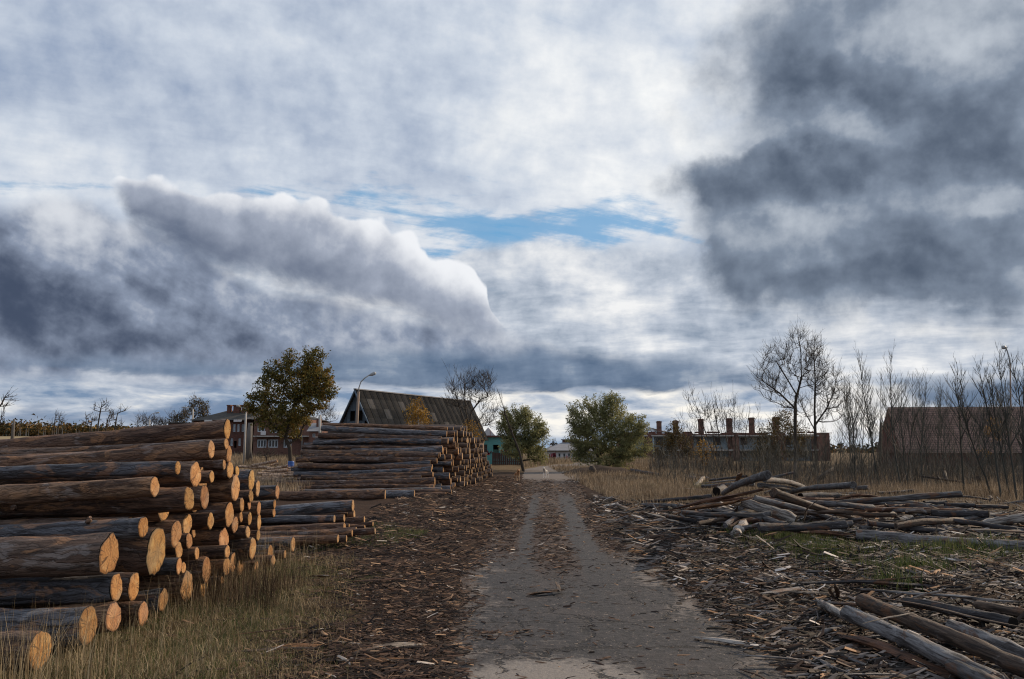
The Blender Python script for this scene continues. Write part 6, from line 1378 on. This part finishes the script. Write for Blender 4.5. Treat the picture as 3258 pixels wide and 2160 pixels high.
grass('green_tufts', X, Y, g.uniform(.04, .14, len(X)), np.full(len(X), .005), GRNG, 'green tufts by the low middle stack', 22, .5)
# green patch in the right litter
def blobf(cx, cy, rx, ry): return lambda X, Y, g: g.random(len(X)) < np.exp(-(((X - cx - (cy - Y) * .9 * (1 if rx > 1 else 0)) / rx) ** 2 + ((Y - cy) / ry) ** 2) * 1.4)
X, Y, g = scat(60000, lambda y: np.full(len(y), 3.6), lambda y: np.full(len(y), 10.5), 12.8, 22.5, .6, 23, lambda X, Y, g: (g.random(len(X)) < np.maximum(np.exp(-(((X - 6.1) / 1.15) ** 2 + ((Y - 17.2) / 3.2) ** 2) * 1.3), .55 * np.exp(-(((X - 8.6) / 1.5) ** 2 + ((Y - 15.4) / .8) ** 2))) * (.5 + 1.2 * (nz(X, Y, 1.1, 4) + .3))))
grass('green_grass_patch', X, Y, g.uniform(.07, .24, len(X)), np.full(len(X), .0050), GRNG, 'patch of green grass among the splinters before the heap', 24, .5)
for k, (u, v, rx, ry, n_) in enumerate([(2920, 1822, .5, .3, 900), (2848, 1890, .25, .2, 450), (2245, 1562, .5, .4, 900), (3060, 1770, 1.0, .4, 1200), (2060, 1560, .6, .4, 500)]):
    c = gnd(u, v); X, Y, g = scat(n_ * 3, lambda y: np.full(len(y), c.x - 2 * rx), lambda y: np.full(len(y), c.x + 2 * rx), c.y - 2 * ry, c.y + 2 * ry, .5, 30 + k, lambda X, Y, g: g.random(len(X)) < np.exp(-(((X - c.x) / rx) ** 2 + ((Y - c.y) / ry) ** 2)))
    grass('green_tuft', X, Y, g.uniform(.12, .38, len(X)) * (1.4 if k == 2 else 1), np.full(len(X), .007), GRNG, f'small green tuft in the right litter, {ordn(k)} of five', 40 + k, .5)
# brown tall grass: right meadow
def fr(X, Y, g):
    lim = np.interp(Y, [22, 26, 30, 36, 45, 60, 80], [99, 9.5, 7.5, 5.3, 4.7, 5.2, 7.0]); rt = np.interp(Y, [18, 22, 25, 28], [14.5, 11.5, 8, 0]); 
    return ~((np.abs(X - 6.9) < 4.2) & (np.abs(Y - 66) < 3.5)) & ((X > lim) | ((X > rt) & (Y > 24)) | ((X > 16) & (Y > 21.5))) & (g.random(len(X)) < .50 + 1.3 * (nz(X, Y, .35, 7) + .25))
X, Y, g = scat(150000, lambda y: np.full(len(y), 4.0), lambda y: .70 * y + 3, 21.5, 90, 1.35, 51, fr)
grass('brown_meadow', X, Y, g.uniform(.12, .5, len(X)) * (.75 + 1.1 * np.clip(nz(X, Y, .22, 12) + .25, 0, .8)) * np.where(Y < 28, .7, 1), .004 + Y * .00022, REED, 'tall brown grass between the heap, the thicket and the ruin', 52, .42, .18)
# left meadow behind the stacks
X, Y, g = scat(80000, lambda y: -.68 * y - 3, lambda y: np.interp(y, [20, 60, 90, 130], [-9, -9.5, -5, -14]), 20, 150, 1.25, 53, lambda X, Y, g: g.random(len(X)) < .5 + .8 * (nz(X, Y, .2, 7) + .4))
grass('left_meadow', X, Y, g.uniform(.25, .75, len(X)), .004 + Y * .00024, REED, 'brown grass behind the log stacks and before the brick house', 54, .28)
X, Y, g = scat(15000, lambda y: np.interp(y, [85, 130], [1, 1]), lambda y: np.interp(y, [85, 130], [22, 36]), 88, 126, 1.0, 55, lambda X, Y, g: np.abs(X - road_x(Y)) > road_w(Y) + .5)
grass('far_verge', X, Y, g.uniform(.3, .9, len(X)), .006 + Y * .0002, REED, 'dry verge before the white building', 56, .3)
# undergrowth of the thicket: countless thin shoots
g = np.random.default_rng(60); n = 5000; Yt = g.uniform(36, 68, n); ut = g.uniform(2440, 3330, n); Xt = (ut - CU) / FPX * Yt
grass('thicket_shoots', Xt, Yt, g.uniform(.5, 2.3, n) * np.where(ut < 2700, .8, 1), np.full(n, .008), mat('shoot_bark', f_grass((.030, .022, .018), (.075, .062, .050), (.15, .135, .115)), .85, .2), 'countless thin shoots filling the sapling thicket', 61, .7, cat='undergrowth')
g = np.random.default_rng(62); n = 1500; Yt = g.uniform(62, 84, n); ut = g.uniform(2060, 2480, n); Xt = (ut - CU) / FPX * Yt
grass('ruin_undergrowth', Xt, Yt, g.uniform(.6, 2.4, n), np.full(n, .015), bpy.data.materials['shoot_bark'], 'dark stems of undergrowth along the foot of the ruin', 63, .25, cat='undergrowth')
rt_ = random.Random(64); m = MB()
for k in range(1200):
    Y = rt_.uniform(38, 68); u = rt_.uniform(2380, 3330) if rt_.random() < .85 else rt_.uniform(2080, 2400); x = (u - CU) / FPX * Y; p = Vector((x, Y, gh(x, Y))); a = rt_.uniform(0, 6.28); ln = abs(rt_.gauss(0, .35)); d = Vector((math.cos(a) * ln, math.sin(a) * ln, 1)).normalized(); L = rt_.uniform(.7, 2.6)
    q = [p]
    for j in range(3): d = (d + Vector((rt_.uniform(-.25, .25), rt_.uniform(-.25, .25), .05))).normalized(); q.append(q[-1] + d * L / 3)
    r_ = rt_.uniform(.007, .014); m.tube(q, [r_, r_ * .8, r_ * .6, r_ * .3], 3, cap=False)
    for _ in range(5):
        s0 = q[rt_.randrange(1, 3)].lerp(q[3], rt_.random()); e = (d + Vector((rt_.uniform(-1, 1), rt_.uniform(-1, 1), rt_.uniform(-.2, .7)))).normalized(); m.tube([s0, s0 + e * L * rt_.uniform(.15, .4)], [r_ * .6, r_ * .3], 3, cap=False)
o = m.build('thicket_brush', ASPEN); tag(o, 'tangled leafless brush between the saplings', 'undergrowth', kind='stuff')
# ------------------------------------------------------------------ lamps, posts, barrel, dogs, mound
def lamp(u, v, Y, top, arm, head, label, rb=.14, material=None, gap=0):
    b = at(u, v, Y); b.z = gh(b.x, Y) - .2; root = empty('street_lamp', b, label, 'street lamp'); T = at(*top, Y) - b; m = MB(); m.tube([Vector((0, 0, 0)), T * .5, T], [rb, rb * .85, rb * .7], 8); m.build('pole', material or CONC, root)
    P = [T] + [at(*a, Y) - b for a in arm]; m = MB(); m.tube(P, [.05] * len(P), 6); m.build('arm', METAL, root)
    H0, H1 = at(*head[0], Y) - b, at(*head[1], Y) - b; m = MB(); m.tube([H0, H0.lerp(H1, .35), H0.lerp(H1, .8), H1], [.05, .13, .15, .06], 8); m.build('lamp_head', METAL, root); return root
lamp(777, 1450, 92, (783, 1303), [(783, 1300), (765, 1295)], [(765, 1295), (752, 1289)], 'pale concrete street lamp in front of the brick house, head to the left')
lamp(610, 1400, 140, (614, 1302), [(613, 1298), (600, 1298)], [(600, 1298), (579, 1295)], 'street lamp beside the seed-laden tree, head to the left', .2)
lamp(474, 1400, 140, (476, 1335), [(477, 1325), (483, 1317), (492, 1314)], [(492, 1314), (507, 1312)], 'street lamp with a curved arm to the right near the horizon', .17)
lamp(1128, 1440, 62, (1141, 1246), [(1142, 1234), (1148, 1215), (1160, 1203), (1175, 1193)], [(1175, 1194), (1196, 1186)], 'brown street lamp leaning in front of the barn gable, head to the right', .14, POSTM)
lamp(3218, 1520, 58, (3214, 1160), [(3210, 1135), (3204, 1115), (3200, 1106)], [(3202, 1105), (3188, 1105)], 'street lamp rising above the saplings at the far right', .07, POSTM)
def post(u, v, Y, tu, tv, r_, material, label):
    b = at(u, v, Y); b.z = gh(b.x, Y) - .2; m = MB(); t = at(tu, tv, Y) - b; m.tube([Vector((0, 0, 0)), t * .5, t], [r_, r_ * .92, r_ * .85], 8); tag(m.build('pole', material, loc=b), label, 'pole')
post(1018, 1440, 120, 1018, 1320, .22, CONC, 'pale concrete pole between the oak and the big log stack')
post(958, 1460, 80, 962, 1390, .09, DEADW, 'short wooden post right of the oak trunk')
# blue barrel
b = at(925, 1497, 69); b.z = gh(b.x, 69); root = empty('blue_barrel', b, 'blue plastic barrel at the foot of the oak', 'barrel'); m = MB(); R0 = .27
prof = [(0, .96), (.03, 1), (.27, 1), (.29, 1.05), (.33, 1.05), (.35, 1), (.57, 1), (.59, 1.05), (.63, 1.05), (.65, 1), (.86, 1), (.9, .94)]
for (z0, q0), (z1, q1) in zip(prof, prof[1:]):
    for j in range(18):
        a, c = 2 * math.pi * j / 18, 2 * math.pi * (j + 1) / 18; m.face([(math.cos(a) * R0 * q0, math.sin(a) * R0 * q0, z0), (math.cos(c) * R0 * q0, math.sin(c) * R0 * q0, z0), (math.cos(c) * R0 * q1, math.sin(c) * R0 * q1, z1), (math.cos(a) * R0 * q1, math.sin(a) * R0 * q1, z1)])
m.build('body', BLUEB, root); m = MB(); m.face([(math.cos(2 * math.pi * j / 18) * R0 * .94, math.sin(2 * math.pi * j / 18) * R0 * .94, .9) for j in range(18)]); m.tube([(.12, 0, .9), (.12, 0, .93)], [.035, .035], 8); m.build('lid', BLUEB, root)
# earth bank under the willow
c = at(1890, 1495, 66); V = []; F = []; nu, nv = 30, 14
for j in range(nv):
    for i in range(nu):
        x = -4.6 + 10.0 * i / (nu - 1); y = -2.6 + 5.2 * j / (nv - 1); k = math.exp(-((x - .5) / 2.6) ** 4) * math.exp(-(y / 1.7) ** 4); V.append((x, y, -.08 + k * (.62 + .35 * noise.noise((x * .8, y, 3)) + .12 * noise.noise((x * 3, y * 3, 3)))))
for j in range(nv - 1):
    for i in range(nu - 1): a = j * nu + i; F.append((a, a + 1, a + nu + 1, a + nu))
o = mesh_np('earth_bank', V, np.array(F), mat('dark_bank_earth', lambda: mixc(noi(wpos(), 3.0, 6, .65), (.012, .009, .008), (.065, .045, .034)), .95, .1), smooth=True); o.location = (c.x, 66, gh(c.x, 66)); tag(o, kind='structure')
# tyre-like dark boulder at the road side of the bank
b = at(1883, 1508, 62); m = MB(); b.z = gh(b.x, 62); m.tube([(0, 0, 0), (.05, 0, .35), (.02, 0, .72)], [.28, .32, .16], 9); tag(m.build('dark_stump', TRUNK, loc=b), 'dark stump at the road side of the earth bank', 'stump')

# two dogs: body one skinned surface, drawn from a skeleton; local x = forward
def dog(loc, rz, label, col, belly, seed):
    J = [(-.26, 0, .50), (0, 0, .49), (.24, 0, .50), (.36, 0, .60), (.44, 0, .70), (.54, 0, .69), (.63, 0, .665)]
    Rr = [.085, .088, .105, .07, .066, .055, .028]; E_ = [(0, 1), (1, 2), (2, 3), (3, 4), (4, 5), (5, 6)]
    def add(par, pts, rs):
        for p, q in zip(pts, rs): J.append(p); Rr.append(q); E_.append((par, len(J) - 1)); par = len(J) - 1
    for s in (-1, 1):
        add(2, [(.24, s * .08, .38), (.25, s * .085, .26), (.24, s * .085, .13), (.24, s * .085, .03), (.29, s * .085, .02)], [.052, .036, .026, .022, .024])
        add(0, [(-.24, s * .08, .40), (-.18, s * .09, .29), (-.30, s * .09, .20), (-.28, s * .09, .04), (-.23, s * .09, .02)], [.068, .045, .025, .022, .024])
        add(4, [(.42, s * .05, .78), (.415, s * .06, .83)], [.024, .008])
    add(0, [(-.36, 0, .50), (-.44, 0, .40), (-.47, 0, .30)], [.034, .026, .014])
    me = bpy.data.meshes.new('body'); me.from_pydata(J, E_, []); root = empty('dog', loc, label, 'dog', 'stray dogs on the road', rz)
    o = bpy.data.objects.new('body', me); link(o, root); sk = o.modifiers.new('skin', 'SKIN')
    if not me.skin_vertices:                    # adding the modifier by API may leave the layer out
        bm = bmesh.new(); bm.from_mesh(me); lay = bm.verts.layers.skin.verify(); bm.verts.ensure_lookup_table()
        for i, r_ in enumerate(Rr): bm.verts[i][lay].radius = (r_, r_)
        bm.verts[0][lay].use_root = True; bm.to_mesh(me); bm.free()
    for i, r_ in enumerate(Rr): me.skin_vertices[0].data[i].radius = (r_, r_)
    me.skin_vertices[0].data[0].use_root = True; sk.use_smooth_shade = True; ss = o.modifiers.new('sub', 'SUBSURF'); ss.levels = ss.render_levels = 2
    def fd():
        p = objc(); x, y, z = sepxyz(p); n = noi(p, 9.0, 4, .6); return mixc(step(z + (n - .5) * .3, .30, .48), belly, col)
    me.materials.append(mat('dog_fur', fd, .8, .15))
    for s in (-1, 1):
        m = MB(); m.tube([(.545, s * .032, .715), (.553, s * .036, .717)], [.010, .006], 6); m.build('eye', BLACK, root)
    m = MB(); m.tube([(.645, 0, .665), (.665, 0, .665)], [.018, .010], 6); m.build('nose', BLACK, root)
def me_skin_fix(): pass
d1 = gnd(1645, 1531); d1.z = gh(d1.x, d1.y); d2 = gnd(1736, 1521); d2.z = gh(d2.x, d2.y) + (.012 if abs(d2.x - road_x(d2.y)) < road_w(d2.y) else 0)
dog(d1, R(-78), 'tan dog facing the camera on the bark litter left of the track', (.34, .19, .10), (.42, .30, .20), 1)
dog(d2, R(-108), 'pale dog with darker back walking on the pale road surface', (.34, .32, .30), (.66, .62, .58), 2)
